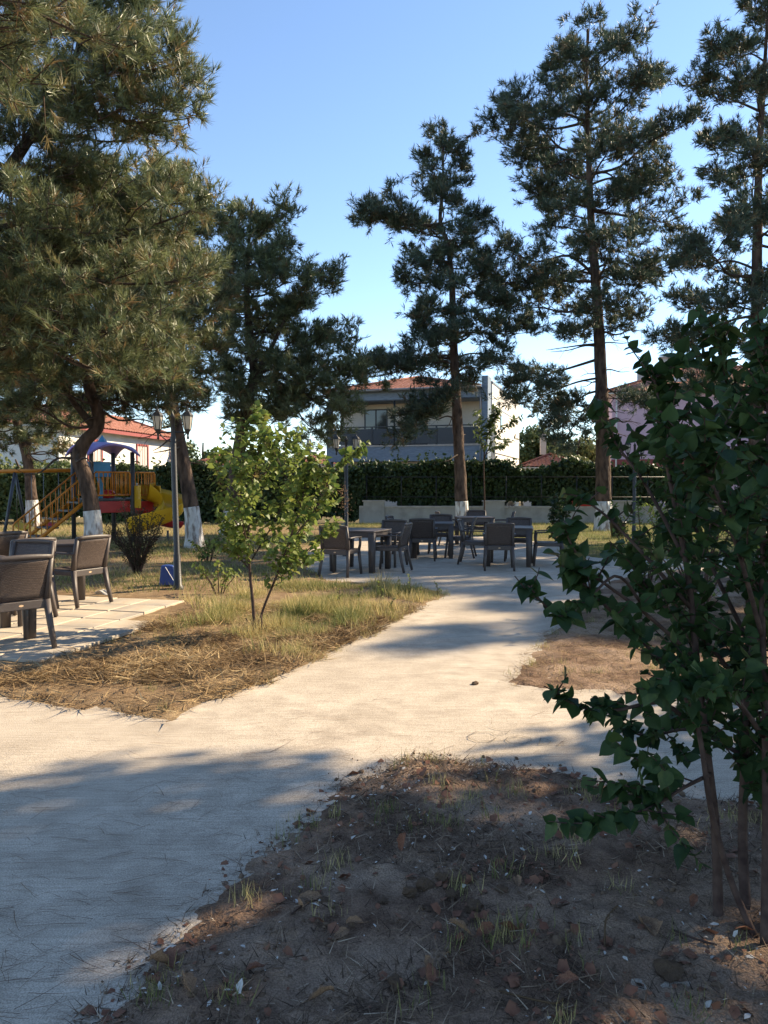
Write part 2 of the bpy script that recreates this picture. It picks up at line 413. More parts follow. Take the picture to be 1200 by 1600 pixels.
# ---------------------------------------------------------------- litter, straw, grass
def blade(n=2, w=.5, bend=.35):
    V = []; 
    for i in range(n + 1):
        t = i / n; ww = w * (1 - t * .85)
        V += [(-ww / 2, t * 1.0 * (1 - .15 * t), bend * t * t), (ww / 2, t * 1.0 * (1 - .15 * t), bend * t * t)]
    Fq = [(2 * i, 2 * i + 1, 2 * i + 3, 2 * i + 2) for i in range(n)]
    return np.array(V), np.array(Fq)
def strew(name, pos, length, width, lift, mt, tint, label, cat, parent=None, bend=.2, tri=False):
    """blades lying (lift small) or standing (lift 1); length per piece"""
    n = len(pos); az = RNG.uniform(0, 2 * np.pi, n)
    el = lift + RNG.normal(0, .18, n) * (.3 + lift)
    d = np.stack([np.cos(az) * np.cos(el), np.sin(az) * np.cos(el), np.sin(el)], 1)
    if tri: tv, tf = np.array([(-.5, 0, 0), (.5, 0, 0), (0, 1, bend * .5)]), np.array([(0, 1, 2)])
    else: tv, tf = blade(2, 1.0, bend)
    tv = tv * np.array([width, 1, 1])
    V, Fc = place(tv, tf, pos, frames(d, RNG.uniform(-.6, .6, n)), length)
    o = bulk(name, V, Fc, mt, parent, tint=np.repeat(tint, len(tv)))
    return tag(o, label, cat, kind='stuff')

# straw and needle mat on the left bed
def dl(x, y): return sstep(.32, .62, fbm(x * 1.6, y * 1.6, 3, 77)) * .9 + .1
p = on_bed('left', 170000, -6.5, .8, 4.8, 9.6, lambda x, y: dl(x, y) * sstep(11.5, 8.0, y) * (sdist(x, y, PAV) < -.02), .05)
p[:, 2] += RNG.uniform(.001, .03, len(p))
strew('straw_mat', p, RNG.uniform(.05, .20, len(p)), .055, .16, M['straw'], np.clip(RNG.normal(.42, .28, len(p)) + (fbm(p[:, 0] * 2.5, p[:, 1] * 2.5, 3, 62) - .5) * 1.1, 0, 1), 'brown dry straw and pine needles matted over the left bed', 'straw', tri=True)
# tall pale grass round the sapling
def dg(x, y): return sstep(.3, .55, fbm(x * 1.3, y * 1.3, 3, 41)) * .85 + .15
GL = gp((300, 1000), (400, 1010), (500, 1030), (600, 985), (705, 934), (680, 918), (560, 905), (330, 940))
p = on_bed('left', 120000, -4.0, 1.2, 6.6, 11.6, lambda x, y: sstep(.36, .62, fbm(x * 2.2, y * 2.2, 3, 43)) * sstep(-.5, .35, sdist(x, y, GL)) * .95, .04)
hh = .025 + .24 * fbm(p[:, 0] * 2.6, p[:, 1] * 2.6, 3, 51) ** 2
strew('dry_grass', p, hh * RNG.uniform(.5, 1.6, len(p)), .05, .85, M['grass'], np.clip(RNG.normal(.72, .28, len(p)) + (fbm(p[:, 0] * 1.5, p[:, 1] * 1.5, 2, 61) - .5) * 1.4, 0, 1), 'tall yellowing grass around the leafy sapling', 'grass', bend=.5, tri=True)
# lawn behind
p = on_bed('left', 130000, -14, -.5, 10.8, 30, lambda x, y: dg(x * .5, y * .5) * (sdist(x, y, PAV) < -.03) * .8, .04)
strew('lawn_grass', p, RNG.uniform(.04, .15, len(p)), .09, .7, M['grass'], np.clip(RNG.normal(.7, .25, len(p)) + (fbm(p[:, 0] * .6, p[:, 1] * .6, 2, 61) - .5) * 1.2, 0, 1), 'patchy dry lawn under the pines by the playground', 'grass', bend=.5, tri=True)
p = on_bed('back', 60000, -1.5, 12, 14.5, 30, lambda x, y: dg(x * .5, y * .5) * .9, .04)
strew('lawn_grass', p, RNG.uniform(.05, .16, len(p)), .07, .9, M['grass'], np.clip(RNG.normal(.4, .22, len(p)), 0, 1), 'short green and dry grass in front of the low white wall', 'grass', bend=.4, tri=True)
# sparse green tufts at the rims of the beds and between the soil
tp = []
for k, n, bx in (('near', 170, (-1.4, 3.2, 1.5, 4.6)), ('right', 60, (.7, 4, 4.6, 10)), ('left', 50, (-3, 1, 5, 9))):
    c = on_bed(k, n, *bx, None, .03)
    for q in c:
        m = random.randint(14, 46); a = RNG.normal(0, .035, (m, 2))
        tp.append(np.concatenate([q[:2] + a, np.full((m, 1), q[2] - .004)], 1))
p = np.concatenate(tp)
strew('grass_tufts', p, RNG.uniform(.02, .085, len(p)), .05, .95, M['grass'], np.clip(RNG.normal(.3, .2, len(p)) + .5 * (fbm(p[:, 0] * 5, p[:, 1] * 5, 2, 99) > .5), 0, 1), 'small sparse grass tufts growing on the bare soil', 'grass', bend=.5)
# fine litter on the bare soil
p = on_bed('near', 100000, -1.8, 3.6, 1.2, 4.8, lambda x, y: .25 + .75 * sstep(.42, .62, fbm(x * 2.2, y * 2.2, 3, 91)), .0)
p[:, 2] += .004
strew('soil_litter', p, RNG.uniform(.015, .085, len(p)), .06, .2, M['soil_straw'], np.clip(RNG.normal(.4, .32, len(p)), 0, 1), 'broken dry stalks and needles littering the bare soil', 'litter', bend=.2, tri=True)
p = on_bed('right', 50000, .7, 6, 4.2, 10.5, None, .0)
p[:, 2] += .006
strew('soil_litter', p, RNG.uniform(.03, .12, len(p)), .04, .15, M['straw'], np.clip(RNG.normal(.3, .25, len(p)), 0, 1), 'dry straw and needles on the verge beyond the right path', 'litter', bend=.12, tri=True)
# crumbs of soil
ico = np.array([(0, 0, 1), (.9, 0, .35), (.28, .85, .35), (-.72, .53, .35), (-.72, -.53, .35), (.28, -.85, .35), (.72, .53, -.35), (-.28, .85, -.35), (-.9, 0, -.35), (-.28, -.85, -.35), (.72, -.53, -.35), (0, 0, -1)], float)
icf = np.array([(0, 1, 2), (0, 2, 3), (0, 3, 4), (0, 4, 5), (0, 5, 1), (1, 6, 2), (2, 7, 3), (3, 8, 4), (4, 9, 5), (5, 10, 1), (2, 6, 7), (3, 7, 8), (4, 8, 9), (5, 9, 10), (1, 10, 6), (11, 7, 6), (11, 8, 7), (11, 9, 8), (11, 10, 9), (11, 6, 10)])
p = on_bed('near', 8000, -2.0, 3.4, 1.2, 4.9, lambda x, y: sstep(.35, .6, fbm(x * 3, y * 3, 3, 93)) * sstep(-.22, .15, sdist(x, y, BEDS['near'])) ** 2, -.3)
p[:, 2] = np.maximum(p[:, 2], .006)
V, Fc = place(ico * np.array([1, 1.2, .7]), icf, p, frames(RNG.normal(0, 1, (len(p), 3))), RNG.gamma(1.5, .0026, len(p)) + .0015)
tag(bulk('soil_crumbs', V, Fc, M['clod']), 'small crumbs of dry earth on the bare soil', 'soil', kind='stuff')
# pale shells and petals
flv = np.array([(-.12, 0, 0), (.14, 0, 0), (.26, .5, .14), (.04, 1, .05), (-.25, .55, .12)]); flf = np.array([(0, 1, 2), (0, 2, 4), (4, 2, 3)])
p = on_bed('near', 3200, -1.4, 3.0, 1.5, 4.5, lambda x, y: .12 + .88 * sstep(.4, .65, fbm(x * 1.6, y * 1.6, 3, 95)), .02)
p[:, 2] += .008
dd = RNG.normal(0, 1, (len(p), 3)); dd[:, 2] *= .25
V, Fc = place(flv, flf, p, frames(dd, RNG.uniform(-.5, .5, len(p))), RNG.gamma(2.2, .0052, len(p)) + .004)
tag(bulk('pale_shells', V, Fc, M['flake']), 'scattered white seed shells and petals on the bare soil', 'litter', kind='stuff')
# crumbled leaf bits
bv = np.array([(-.35, 0, .05), (.3, .1, 0), (.45, .55, .2), (.05, 1, .08), (-.4, .6, .25)])
p = on_bed('near', 5000, -1.6, 3.4, 1.3, 4.7, lambda x, y: .15 + .85 * sstep(.4, .65, fbm(x * 2.1, y * 2.1, 3, 97)), .01); p[:, 2] += .006
dd = RNG.normal(0, 1, (len(p), 3)); dd[:, 2] *= .3
V, Fc = place(bv, flf, p, frames(dd, RNG.uniform(-.7, .7, len(p))), RNG.gamma(2.5, .008, len(p)) + .006)
tag(bulk('leaf_crumbs', V, Fc, M['dry_leaf_red']), 'crumbled brown leaf pieces spread over the bare soil', 'litter', kind='stuff')
# pine needles fallen on the concrete
n = 2000
a = RNG.uniform(0, 1, n) ** 1.3
py = 1090 + RNG.uniform(0, 1, n) ** .9 * 500; pxx = RNG.uniform(-60, 1150, n)
p = np.array([G(u, v)[:] for u, v in zip(pxx, py)])
for k in ('near', 'left', 'right'): p = p[sdist(p[:, 0], p[:, 1], BEDS[k]) < .05]
cl = p[RNG.random(len(p)) < .5]                       # half of them in small bundles
p = np.concatenate([p] + [cl + np.concatenate([RNG.normal(0, .03, (len(cl), 2)), np.zeros((len(cl), 1))], 1) for _ in range(1)])
p[:, 2] = .0085
az = .15 + RNG.normal(0, .55, len(p))
d = np.stack([np.cos(az), np.sin(az), np.abs(RNG.normal(.01, .02, len(p)))], 1)
tv = []; 
for i in range(6):
    t = i / 5; w = .010 * (1 - .6 * t); tv += [(-w + .05 * math.sin(t * 2.4), t, .01 * t), (w + .05 * math.sin(t * 2.4), t, .01 * t)]
tv = np.array(tv); tf = np.array([(2 * i, 2 * i + 1, 2 * i + 3, 2 * i + 2) for i in range(5)])
V, Fc = place(tv, tf, p, frames(d), RNG.gamma(4, .019, len(p)) * RNG.choice([1, -1], len(p))*1.0)
tag(bulk('fallen_needles', V, Fc, M['needle_litter'], tint=np.repeat(np.clip(RNG.normal(.3, .25, len(p)), 0, 1), len(tv))), 'brown pine needles fallen on the grey concrete path', 'needles', kind='stuff')

# single fallen leaves, clods and twigs on the bare soil
def fallen_leaf(seed):
    rr = random.Random(seed); mb = MB()
    L_, W_ = 1.0, rr.uniform(.38, .55); c = rr.uniform(.15, .5); tw = rr.uniform(-.35, .35)
    def fn(u, v):
        w = W_ * (math.sin(math.pi * min(u * .93 + .05, 1)) ** .75) * (1 + .13 * math.sin(u * 17 + seed))
        s = (v - .5) * 2
        return (s * w * .55, u * L_, c * s * s * w + .22 * math.sin(u * 2.6 + tw) * u + tw * s * u * .35 + .03 * math.sin(9 * u + 5 * s))
    mb.sheet(fn, 9, 6)
    mb.tube([(0, 0, fn(0, .5)[2]), (0, -.12, .02), (.03, -.3, 0)], [.016, .013, .011], 4)
    return mb
lfm = [fallen_leaf(i).mesh('fallen_leaf', M['dry_leaf' if i % 3 else 'dry_leaf_red']) for i in range(6)]
LP = [(270, 1515, .10), (285, 1530, .09), (262, 1508, .08), (413, 1512, .07), (505, 1405, .09), (470, 1420, .08), (627, 1332, .075, 1.2), (568, 1445, .06), (668, 1520, .05), (672, 1545, .07), (523, 1470, .075),
      (810, 1388, .055), (745, 1465, .07), (735, 1463, .08), (1000, 1437, .11), (865, 1540, .08), (700, 1492, .05), (482, 1568, .08), (640, 1290, .04), (912, 1298, .055), (300, 1555, .07), (600, 1260, .04), (850, 1305, .04), (980, 1540, .06), (1080, 1420, .05)]
for i, t in enumerate(LP):
    g = G(t[0], t[1]); z = float(bed_z('near', g.x, g.y)); g = G(t[0], t[1], max(z, 0))
    o = link('fallen_leaf', lfm[i % 6]); o.location = (g.x, g.y, max(z, 0) + .008); o.scale = (t[2],) * 3
    o.rotation_euler = (t[3] if len(t) > 3 else random.uniform(-.25, .5), random.uniform(-.4, .4), random.uniform(0, 6.28))
    kind_ = 'tan' if i % 3 else 'reddish brown'; sz = 'large ' if t[2] >= .08 else ('small ' if t[2] < .06 else '')
    where = 'near the stems of the lilac shrub' if t[0] > 900 else ('among the earth clods' if 1370 < t[1] < 1480 and t[0] > 440 else ('on the soil beside the path edge' if t[0] < 430 or t[1] < 1300 else 'on the open bare soil'))
    tag(o, '%s%s dry leaf curled %s' % (sz, kind_, where), 'leaf', 'fallen leaves on the bare soil')
def clod(seed):
    import bmesh
    bm = bmesh.new(); bmesh.ops.create_icosphere(bm, subdivisions=3, radius=1)
    for v in bm.verts:
        c = v.co; k = .45 + 1.0 * float(fbm(c.x * 1.9 + seed * 7 + 9, c.y * 1.9 + c.z * 2.3 + 9, 4, seed))
        v.co = Vector((c.x * k, c.y * k * 1.15, c.z * k * .75))
    me = bpy.data.meshes.new('soil_clod'); bm.to_mesh(me); bm.free(); me.materials.append(M['clod']); return me
clm = [clod(i) for i in range(5)]
for i, (px, py, s) in enumerate([(662, 1385, .042), (640, 1395, .03), (730, 1378, .035), (742, 1420, .045), (785, 1392, .03), (690, 1372, .03), (620, 1540, .035), (505, 1412, .032), (795, 1474, .03), (600, 1410, .022), (1045, 1520, .05), (705, 1400, .026), (742, 1069, .032)]):
    g = G(px, py); k = 'near'
    z = max(float(bed_z(k, g.x, g.y)), 0.002); g = G(px, py, z)
    o = link('soil_clod', clm[i % 5]); s *= .8; o.location = (g.x, g.y, z + s * .18); o.scale = (s,) * 3; o.rotation_euler = (0, 0, random.uniform(0, 6))
    if py == 1069: tag(o, 'small round brown clod on the concrete by the corner of the right verge', 'clod')
    else: tag(o, ('big' if s > .037 else 'small' if s < .03 else 'middling') + ' lumpy brown clod of earth ' + ('near the lilac stems' if px > 900 else 'beside the short stick' if px < 560 else 'apart on the dark soil' if py > 1450 else 'in the heap on the bare soil'), 'clod', 'clods on the bare soil')
for pts, lab in ((((780, 1548), (810, 1556), (845, 1564), (868, 1567), (880, 1560)), 'long pale dry stalk on the bare soil'), (((945, 1480), (946, 1440), (955, 1425), (965, 1415)), 'pale forked dry stalk beside a brown leaf on the soil'),
                 (((1050, 1452), (1090, 1468), (1120, 1476)), 'thin straight twig on the soil near the shrub stems'), (((455, 1428), (480, 1412), (505, 1402)), 'short brown stick lying beside clods on the soil')):
    q = []
    for a_ in pts:
        g = G(*a_); z = max(float(bed_z('near', g.x, g.y)), 0) + .009; q.append(G(a_[0], a_[1], z))
    tag(MB().tube(smooth_path(q, 4), .0035, 5).build('dry_twig', M['straw'] if 'pale' in lab else M['twig']), lab, 'twig')

# ================================================================== PINES
def brush(n, w, seed, L=.10, nl=.13):
    rr = np.random.default_rng(seed)
    V = []
    for i in range(n):
        t = rr.uniform(0, 1); a = rr.uniform(0, 2 * np.pi); th = rr.uniform(.3, 1.35) * (1.2 - .45 * t); l = nl * rr.uniform(.75, 1.2)
        b = np.array([0, t * L, 0]); o = np.array([math.cos(a) * math.sin(th), math.cos(th), math.sin(a) * math.sin(th)])
        tg = np.array([-math.sin(a), 0, math.cos(a)]) * w * .5
        V += [b + tg, b - tg, b + o * l]
    return np.array(V), np.arange(3 * n).reshape(-1, 3)

def tube_arrays(paths, n=3):
    Vs, Fs, base = [], [], 0
    for pts, r0, r1 in paths:
        mb = MB(); k = len(pts); mb.tube(pts, [r0 + (r1 - r0) * i / (k - 1) for i in range(k)], n, cap=False)
        Vs.append(np.array(mb.v)); Fs.append(np.array(mb.f) + base); base += len(mb.v)
    return np.concatenate(Vs), np.concatenate(Fs)

def pine(label, y, trunk_px, env_px, n_bough, r_base, needles=22, nw=.009, paint=1.0, mt='needle', extra=(), seed=1, dens=1.0, brown=.12, group=None, fork=None, tip_r=.035, clump=3, spread=1.0, bare=0, nsc=1.0, name='pine_tree', reach=1.0):
    rr = random.Random(seed); nr = np.random.default_rng(seed)
    pts = [P(px, py, y + (q[0] if q else 0)) for px, py, *q in trunk_px]
    pts[0].z = -.05
    tr = smooth_path(pts, 6)
    root = empty(name, (pts[0].x, pts[0].y, 0))
    off = Vector((pts[0].x, pts[0].y, 0))
    zt, nb = tr[-1].z, len(tr)
    rad = [max(r_base * (1 - max(p.z, 0) / zt) ** .8 * (1 + .35 * math.exp(-max(p.z, 0) * 3.5)), tip_r) for p in tr]
    # trunk: lime-washed foot and bark above, each with an uneven skin
    def skin(lo, hi, m, nm, extra_r=0):
        seg = [(p, r) for p, r in zip(tr, rad) if lo <= p.z <= hi]
        def at(z):
            for i in range(nb - 1):
                if tr[i].z <= z <= tr[i + 1].z or (i == nb - 2):
                    t = (z - tr[i].z) / max(tr[i + 1].z - tr[i].z, 1e-6); t = min(max(t, 0), 1)
                    return tr[i].lerp(tr[i + 1], t), rad[i] + (rad[i + 1] - rad[i]) * t
        seg = [at(lo)] + [s for s in seg if lo + .02 < s[0].z < hi - .02] + [at(hi)]
        pp, rr_ = [], []
        for i in range(len(seg) - 1):
            k = max(2, int((seg[i + 1][0] - seg[i][0]).length / .12))
            for q in range(k):
                pp.append(seg[i][0].lerp(seg[i + 1][0], q / k) - off); rr_.append(seg[i][1] + (seg[i + 1][1] - seg[i][1]) * q / k)
        pp.append(seg[-1][0] - off); rr_.append(seg[-1][1])
        N_ = 14
        mb = MB(); mb.tube(pp, [r + extra_r for r in rr_], N_)
        V = np.array(mb.v); k = len(pp)
        ring = np.repeat(np.arange(k), N_); ang = np.tile(np.arange(N_), k)
        c = np.array([p[:] for p in pp])[ring]; rv = V - c
        bumpv = 1 + .22 * (fbm(ang * .9 + seed * 3, np.array([p.z for p in pp])[ring] * 2.2, 3, seed) - .5)
        V = c + rv * bumpv[:, None]
        mb.v = [tuple(v) for v in V]
        return mb.build(nm, m, root)
    if paint:
        skin(-.03, paint, M['limewash'], 'limewashed_foot', .004); skin(paint - .01, zt - .01, M['bark'], 'trunk')
    else: skin(-.03, zt - .01, M['bark'], 'trunk')
    tz = np.array([p.z for p in tr]); tx = np.array([p.x for p in tr]); ty = np.array([p.y for p in tr])
    def trunk_at(z): return Vector((float(np.interp(z, tz, tx)), float(np.interp(z, tz, ty)), z))
    order = np.argsort(tz)
    tz, tx, ty = tz[order], tx[order], ty[order]
    ez = np.array([P(600, py, y).z for py, a, b in env_px])[::-1]
    exl = np.array([P(a, py, y).x for py, a, b in env_px])[::-1]
    exr = np.array([P(b, py, y).x for py, a, b in env_px])[::-1]
    zmin, zmax = ez[0], ez[-1]
    limbs, shoots, bp, bd, bt = [], [], [], [], []
    def shoot(p, d, L, dead):
        q = [p]; dd = d.normalized()
        for i in range(3):
            dd = (dd + Vector((0, 0, .16)) + Vector((rr.gauss(0, .12), rr.gauss(0, .12), rr.gauss(0, .1)))).normalized()
            q.append(q[-1] + dd * L / 3)
        shoots.append(([q[0] - off, q[-1] - off], .008, .004))
        ns = max(2, int(L / .13 * dens))
        for k in range(ns):
            t = .25 + .75 * (k + rr.random() * .6) / ns; f = min(t * 3, 2.999); i = int(f)
            pos = q[i].lerp(q[i + 1], f - i); ax = (q[i + 1] - q[i]).normalized()
            for c in range(clump):
                v = (ax * 1.0 + Vector((rr.gauss(0, .55 * spread), rr.gauss(0, .55 * spread), rr.gauss(.15, .45 * spread)))).normalized()
                po = pos + Vector((rr.gauss(0, .04), rr.gauss(0, .04), rr.gauss(0, .03))) * nsc
                bp.append((po - off)[:]); bd.append(v[:])
                tn = rr.gauss(.32, .17)
                if rr.random() < dead: tn = rr.uniform(.78, 1)
                bt.append(min(max(tn, 0), 1))
    def bough(p0, tip, leafy=1.0):
        L = (tip - p0).length
        if L < .25: L = .25
        h = (tip - p0); side = Vector((-h.y, h.x, 0)).normalized()
        lift = rr.uniform(-.10, .12) * L; sw = rr.uniform(-.12, .12) * L
        c = smooth_path([p0, p0.lerp(tip, .33) + Vector((0, 0, lift)) + side * sw, p0.lerp(tip, .68) + Vector((0, 0, -lift * .3)) + side * sw * .4, tip], 4)
        limbs.append(([v - off for v in c], .010 + .013 * L + rr.uniform(0, .008), .007))
        if leafy <= 0:
            for k in range(int(L * 2)):
                t = rr.uniform(.3, 1); f = t * (len(c) - 1); i = min(int(f), len(c) - 2); pos = c[i]
                d = ((c[i + 1] - c[i]).normalized() + Vector((rr.gauss(0, .7), rr.gauss(0, .7), rr.gauss(0, .5)))).normalized()
                shoots.append(([v - off for v in (pos, pos + d * .25, pos + d * .45 + Vector((0, 0, -.08)))], .007, .003))
            return
        # secondary limbs, each ending in a rounded cushion of shoots
        nsec = max(2, int(L * 2.3 + 1.2))
        ends = [(tip, (c[-1] - c[-3]).normalized(), 1.0)]
        for k in range(nsec):
            t = .34 + .58 * (k + rr.random()) / nsec
            f = t * (len(c) - 1); i = min(int(f), len(c) - 2)
            pos = c[i].lerp(c[i + 1], f - i); ax = (c[i + 1] - c[i]).normalized(); sd_ = Vector((-ax.y, ax.x, 0)).normalized() * (1 if k % 2 else -1)
            l2 = min(L, 3.4) * rr.uniform(.16, .42) * (1.25 - .6 * t) + .12
            d = (ax * rr.uniform(.3, 1.0) + sd_ * rr.uniform(.4, 1.1) + Vector((0, 0, rr.uniform(-.25, .55)))).normalized()
            e = pos + d * l2 + Vector((0, 0, rr.uniform(-.05, .16) * l2)); m = pos.lerp(e, .5) + Vector((rr.gauss(0, .05), rr.gauss(0, .05), rr.uniform(-.06, .06))) * l2
            limbs.append(([v - off for v in (pos, m, e)], .008 + .006 * l2, .005))
            ends.append((e, d, 1.0)); ends.append((m, d, .45)) if l2 > .4 else None
        for e, d, wgt in ends:
            if rr.random() > leafy: continue
            cs = rr.uniform(.22, .46) * (1 + .12 * L)                 # cushion size
            n = int((5 + 16 * cs) * dens * wgt) + 2
            for k in range(n):
                v = Vector((rr.gauss(0, 1), rr.gauss(0, 1), rr.gauss(.35, .75))).normalized()
                v = (v + d * .55).normalized()
                st = e + Vector((rr.gauss(0, .3), rr.gauss(0, .3), rr.gauss(0, .16))) * cs
                shoot(st, v, cs * rr.uniform(.45, 1.0), brown * (1.6 if v.z < 0 else .7))
    ga = rr.uniform(0, 6)
    for i in range(n_bough):
        u = (i + rr.random()) / n_bough
        zt_ = zmin + (zmax - zmin) * u
        az = ga + i * 2.39996 + rr.uniform(-.3, .3)
        f = u
        xl, xr = float(np.interp(zt_, ez, exl)), float(np.interp(zt_, ez, exr))
        slope = -.10 + .85 * f ** 1.6 + rr.uniform(-.3, .3)
        cx = trunk_at(min(zt_, zt)).x
        rx = (xr - cx) if math.cos(az) > 0 else (cx - xl); rx = max(rx, .25)
        ry = max((xr - xl) / 2, .3)
        L = 1 / math.sqrt((math.cos(az) / rx) ** 2 + (math.sin(az) / ry) ** 2) * reach * (rr.uniform(.74, .95) if rr.random() < .62 else rr.uniform(.4, .75))
        z0 = min(max(zt_ - L * slope, zmin * .92), zt - .08)
        p0 = trunk_at(z0)
        tip = Vector((cx + math.cos(az) * L, p0.y + math.sin(az) * L, zt_))
        bough(p0, tip)
    for (py0, px1, py1, dy) in extra:
        p0 = trunk_at(P(600, py0, y).z); bough(p0, P(px1, py1, y + dy))
    for i in range(bare):
        z0 = zmin * rr.uniform(.5, 1.15); az = rr.uniform(0, 6.28); L = rr.uniform(.6, 1.8)
        p0 = trunk_at(z0); bough(p0, p0 + Vector((math.cos(az) * L, math.sin(az) * L, rr.uniform(-.35, .2) * L)), 0)
    if fork:
        for fk, r0 in fork:
            limbs.append(([v - off for v in smooth_path([P(a, b, y + c) for a, b, c in fk], 4)], r0, r0 * .25))
    V, Fc = tube_arrays(limbs, 6); bulk('limbs', V, Fc, M['branch'], root, smooth=True)['kind'] = 'stuff'
    V, Fc = tube_arrays(shoots, 3)
    bp, bd, bt = np.array(bp), np.array(bd), np.array(bt)
    crown_n = len(bp)
    var = nr.integers(0, 4, crown_n); VV, FF, TT, base = [], [], [], 0
    for v in range(4):
        s = var == v; tv, tf = brush(needles, nw, 100 + v)
        a, b = place(tv * nsc, tf, bp[s], frames(bd[s], nr.uniform(0, 6.28, s.sum())), nr.uniform(.85, 1.25, s.sum()))
        VV.append(a); FF.append(b + base); base += len(a); TT.append(np.repeat(bt[s], len(tv)))
    cr = bulk('crown', np.concatenate(VV), np.concatenate(FF), M[mt], root, tint=np.concatenate(TT))
    bulk('twigs', V, Fc, M['branch'], cr)['kind'] = 'stuff'
    tag(root, label, 'tree', group)
    print(label, 'brushes', crown_n)
    return root

PG = 'pines of the park'
PINES = {}
# tall leaning pine at the left, its foot outside the picture
pine('big leaning pine with bright needles arching in over the left terrace', 11.0,
     [(-175, 940), (-165, 700), (-110, 480), (-30, 330), (40, 225), (95, 130), (130, 60), (150, 5)],
     [(-5, 120, 190), (40, 60, 262), (85, -10, 300), (130, -60, 300), (180, -140, 325), (240, -200, 300), (300, -260, 320), (360, -300, 305), (430, -330, 290), (500, -330, 255), (560, -330, 200), (620, -330, 90)],
     54, .22, needles=21, nw=.0090, nsc=1.1, seed=3, dens=.33, brown=.16, reach=.80, paint=1.0, group=PG, clump=3,
     extra=[(470, 205, 560, -.4), (480, 225, 600, -.2), (450, 170, 520, -.8), (430, 285, 440, .3), (380, 300, 330, .2), (200, 295, 185, 0), (120, 272, 100, 0), (150, 235, 50, .2)])
pine('pine with a swan-neck white-footed trunk beside the playground stairs', 16.2,
     [(146, 872), (144, 800), (133, 745), (123, 716), (133, 690), (152, 668), (152, 640), (138, 600), (128, 520), (122, 430), (128, 350), (140, 290)],
     [(270, 120, 160), (330, 60, 240), (400, 0, 330), (470, -50, 340), (540, -80, 310), (600, -80, 280), (650, -60, 250)],
     44, .185, needles=16, nw=.013, nsc=1.2, seed=5, dens=.34, brown=.2, reach=.95, group=PG, bare=8, fork=[(((148, 668, 0), (120, 635, -.2), (95, 600, -.4), (60, 560, -.6)), .09)])
pine('pine with a straight white-footed trunk leaning left behind the lamp post', 18.8,
     [(305, 857), (300, 800), (286, 722), (273, 650), (262, 585), (250, 510), (246, 430), (252, 350), (262, 290)],
     [(270, 245, 285), (320, 210, 345), (380, 180, 345), (450, 160, 350), (520, 140, 340), (580, 150, 320), (640, 170, 320)],
     40, .20, needles=14, nw=.014, nsc=1.25, seed=8, dens=.42, brown=.2, group=PG, bare=8)
pine('forked pine with a broad rounded crown standing behind the leafy sapling', 23.2,
     [(358, 838), (364, 780), (374, 700), (388, 620), (398, 588), (392, 540), (386, 470), (388, 400), (392, 340), (395, 310)],
     [(330, 380, 415), (345, 350, 470), (390, 345, 485), (435, 340, 540), (480, 330, 535), (530, 330, 555), (580, 340, 570), (620, 372, 580), (665, 392, 570)],
     48, .25, needles=14, nw=.015, nsc=1.3, seed=12, dens=.35, brown=.08, group=PG, bare=5,
     fork=[(((398, 588, 0), (415, 560, -.3), (435, 520, -.5), (450, 480, -.8)), .10)], extra=[(590, 540, 640, -1), (585, 560, 600, -.5), (588, 505, 680, -1.2)])
PINES['slender'] = pine('slender pine with an open pointed crown in front of the grey balcony house', 25.4,
     [(723, 830), (720, 760), (716, 680), (712, 600), (708, 520), (706, 440), (700, 385), (688, 345), (692, 290), (692, 212)],
     [(210, 686, 700), (245, 662, 722), (280, 668, 738), (310, 640, 750), (345, 590, 760), (385, 630, 775), (430, 620, 800), (480, 612, 800), (520, 640, 822), (560, 625, 800), (600, 625, 760)],
     36, .22, needles=14, nw=.015, nsc=1.3, seed=21, dens=.42, brown=.07, mt='needle_backlit', group=PG, bare=6,
     extra=[(350, 568, 338, 0), (355, 585, 345, .5), (555, 580, 590, -.5), (560, 600, 575, 0), (600, 655, 655, -.8), (590, 668, 640, -1.1), (610, 640, 680, -.8), (520, 825, 520, .5)])
PINES['tall'] = pine('tallest pine with a thick white-footed trunk beside the black bin', 25.4,
     [(943, 831), (942, 700), (938, 560), (930, 430), (924, 350), (920, 250), (917, 150), (918, 45)],
     [(42, 905, 950), (75, 868, 1010), (110, 850, 1045), (160, 800, 1050), (200, 772, 1040), (250, 770, 1075), (300, 800, 1080), (350, 785, 1070), (400, 770, 1075), (450, 770, 1055), (500, 815, 1020), (535, 850, 990)],
     46, .27, needles=13, nw=.016, nsc=1.3, seed=33, dens=.36, brown=.09, reach=1.08, mt='needle_backlit', group=PG, bare=22,
     extra=[(560, 800, 600, .3), (590, 815, 625, -.4), (620, 870, 660, -.6), (600, 880, 690, -1.0), (610, 860, 650, .3), (600, 1010, 640, -.4), (440, 770, 440, .5), (190, 775, 195, 0)])
pine('tall open pine with drooping boughs behind the near shrub', 22.0,
     [(1180, 850), (1182, 600), (1183, 400), (1186, 250), (1195, 100), (1203, -40)],
     [(-30, 1180, 1220), (20, 1150, 1260), (70, 1120, 1280), (130, 1075, 1300), (200, 1060, 1320), (280, 1070, 1330), (350, 1080, 1330), (420, 1010, 1340), (480, 1000, 1330), (540, 1020, 1330), (600, 1060, 1320)],
     40, .24, needles=13, nw=.016, nsc=1.3, seed=41, dens=.4, brown=.12, mt='needle_backlit', group=PG, bare=10)
pine('dark shaded pine standing behind the orange swing beam', 27.0,
     [(52, 826), (48, 760), (42, 715), (32, 680), (20, 630), (10, 560), (5, 480)],
     [(470, -10, 40), (540, -50, 110), (600, -70, 150), (650, -70, 165), (712, -60, 140)],
     34, .22, needles=12, nw=.017, nsc=1.3, seed=55, dens=.36, brown=.2, group=PG, bare=4)
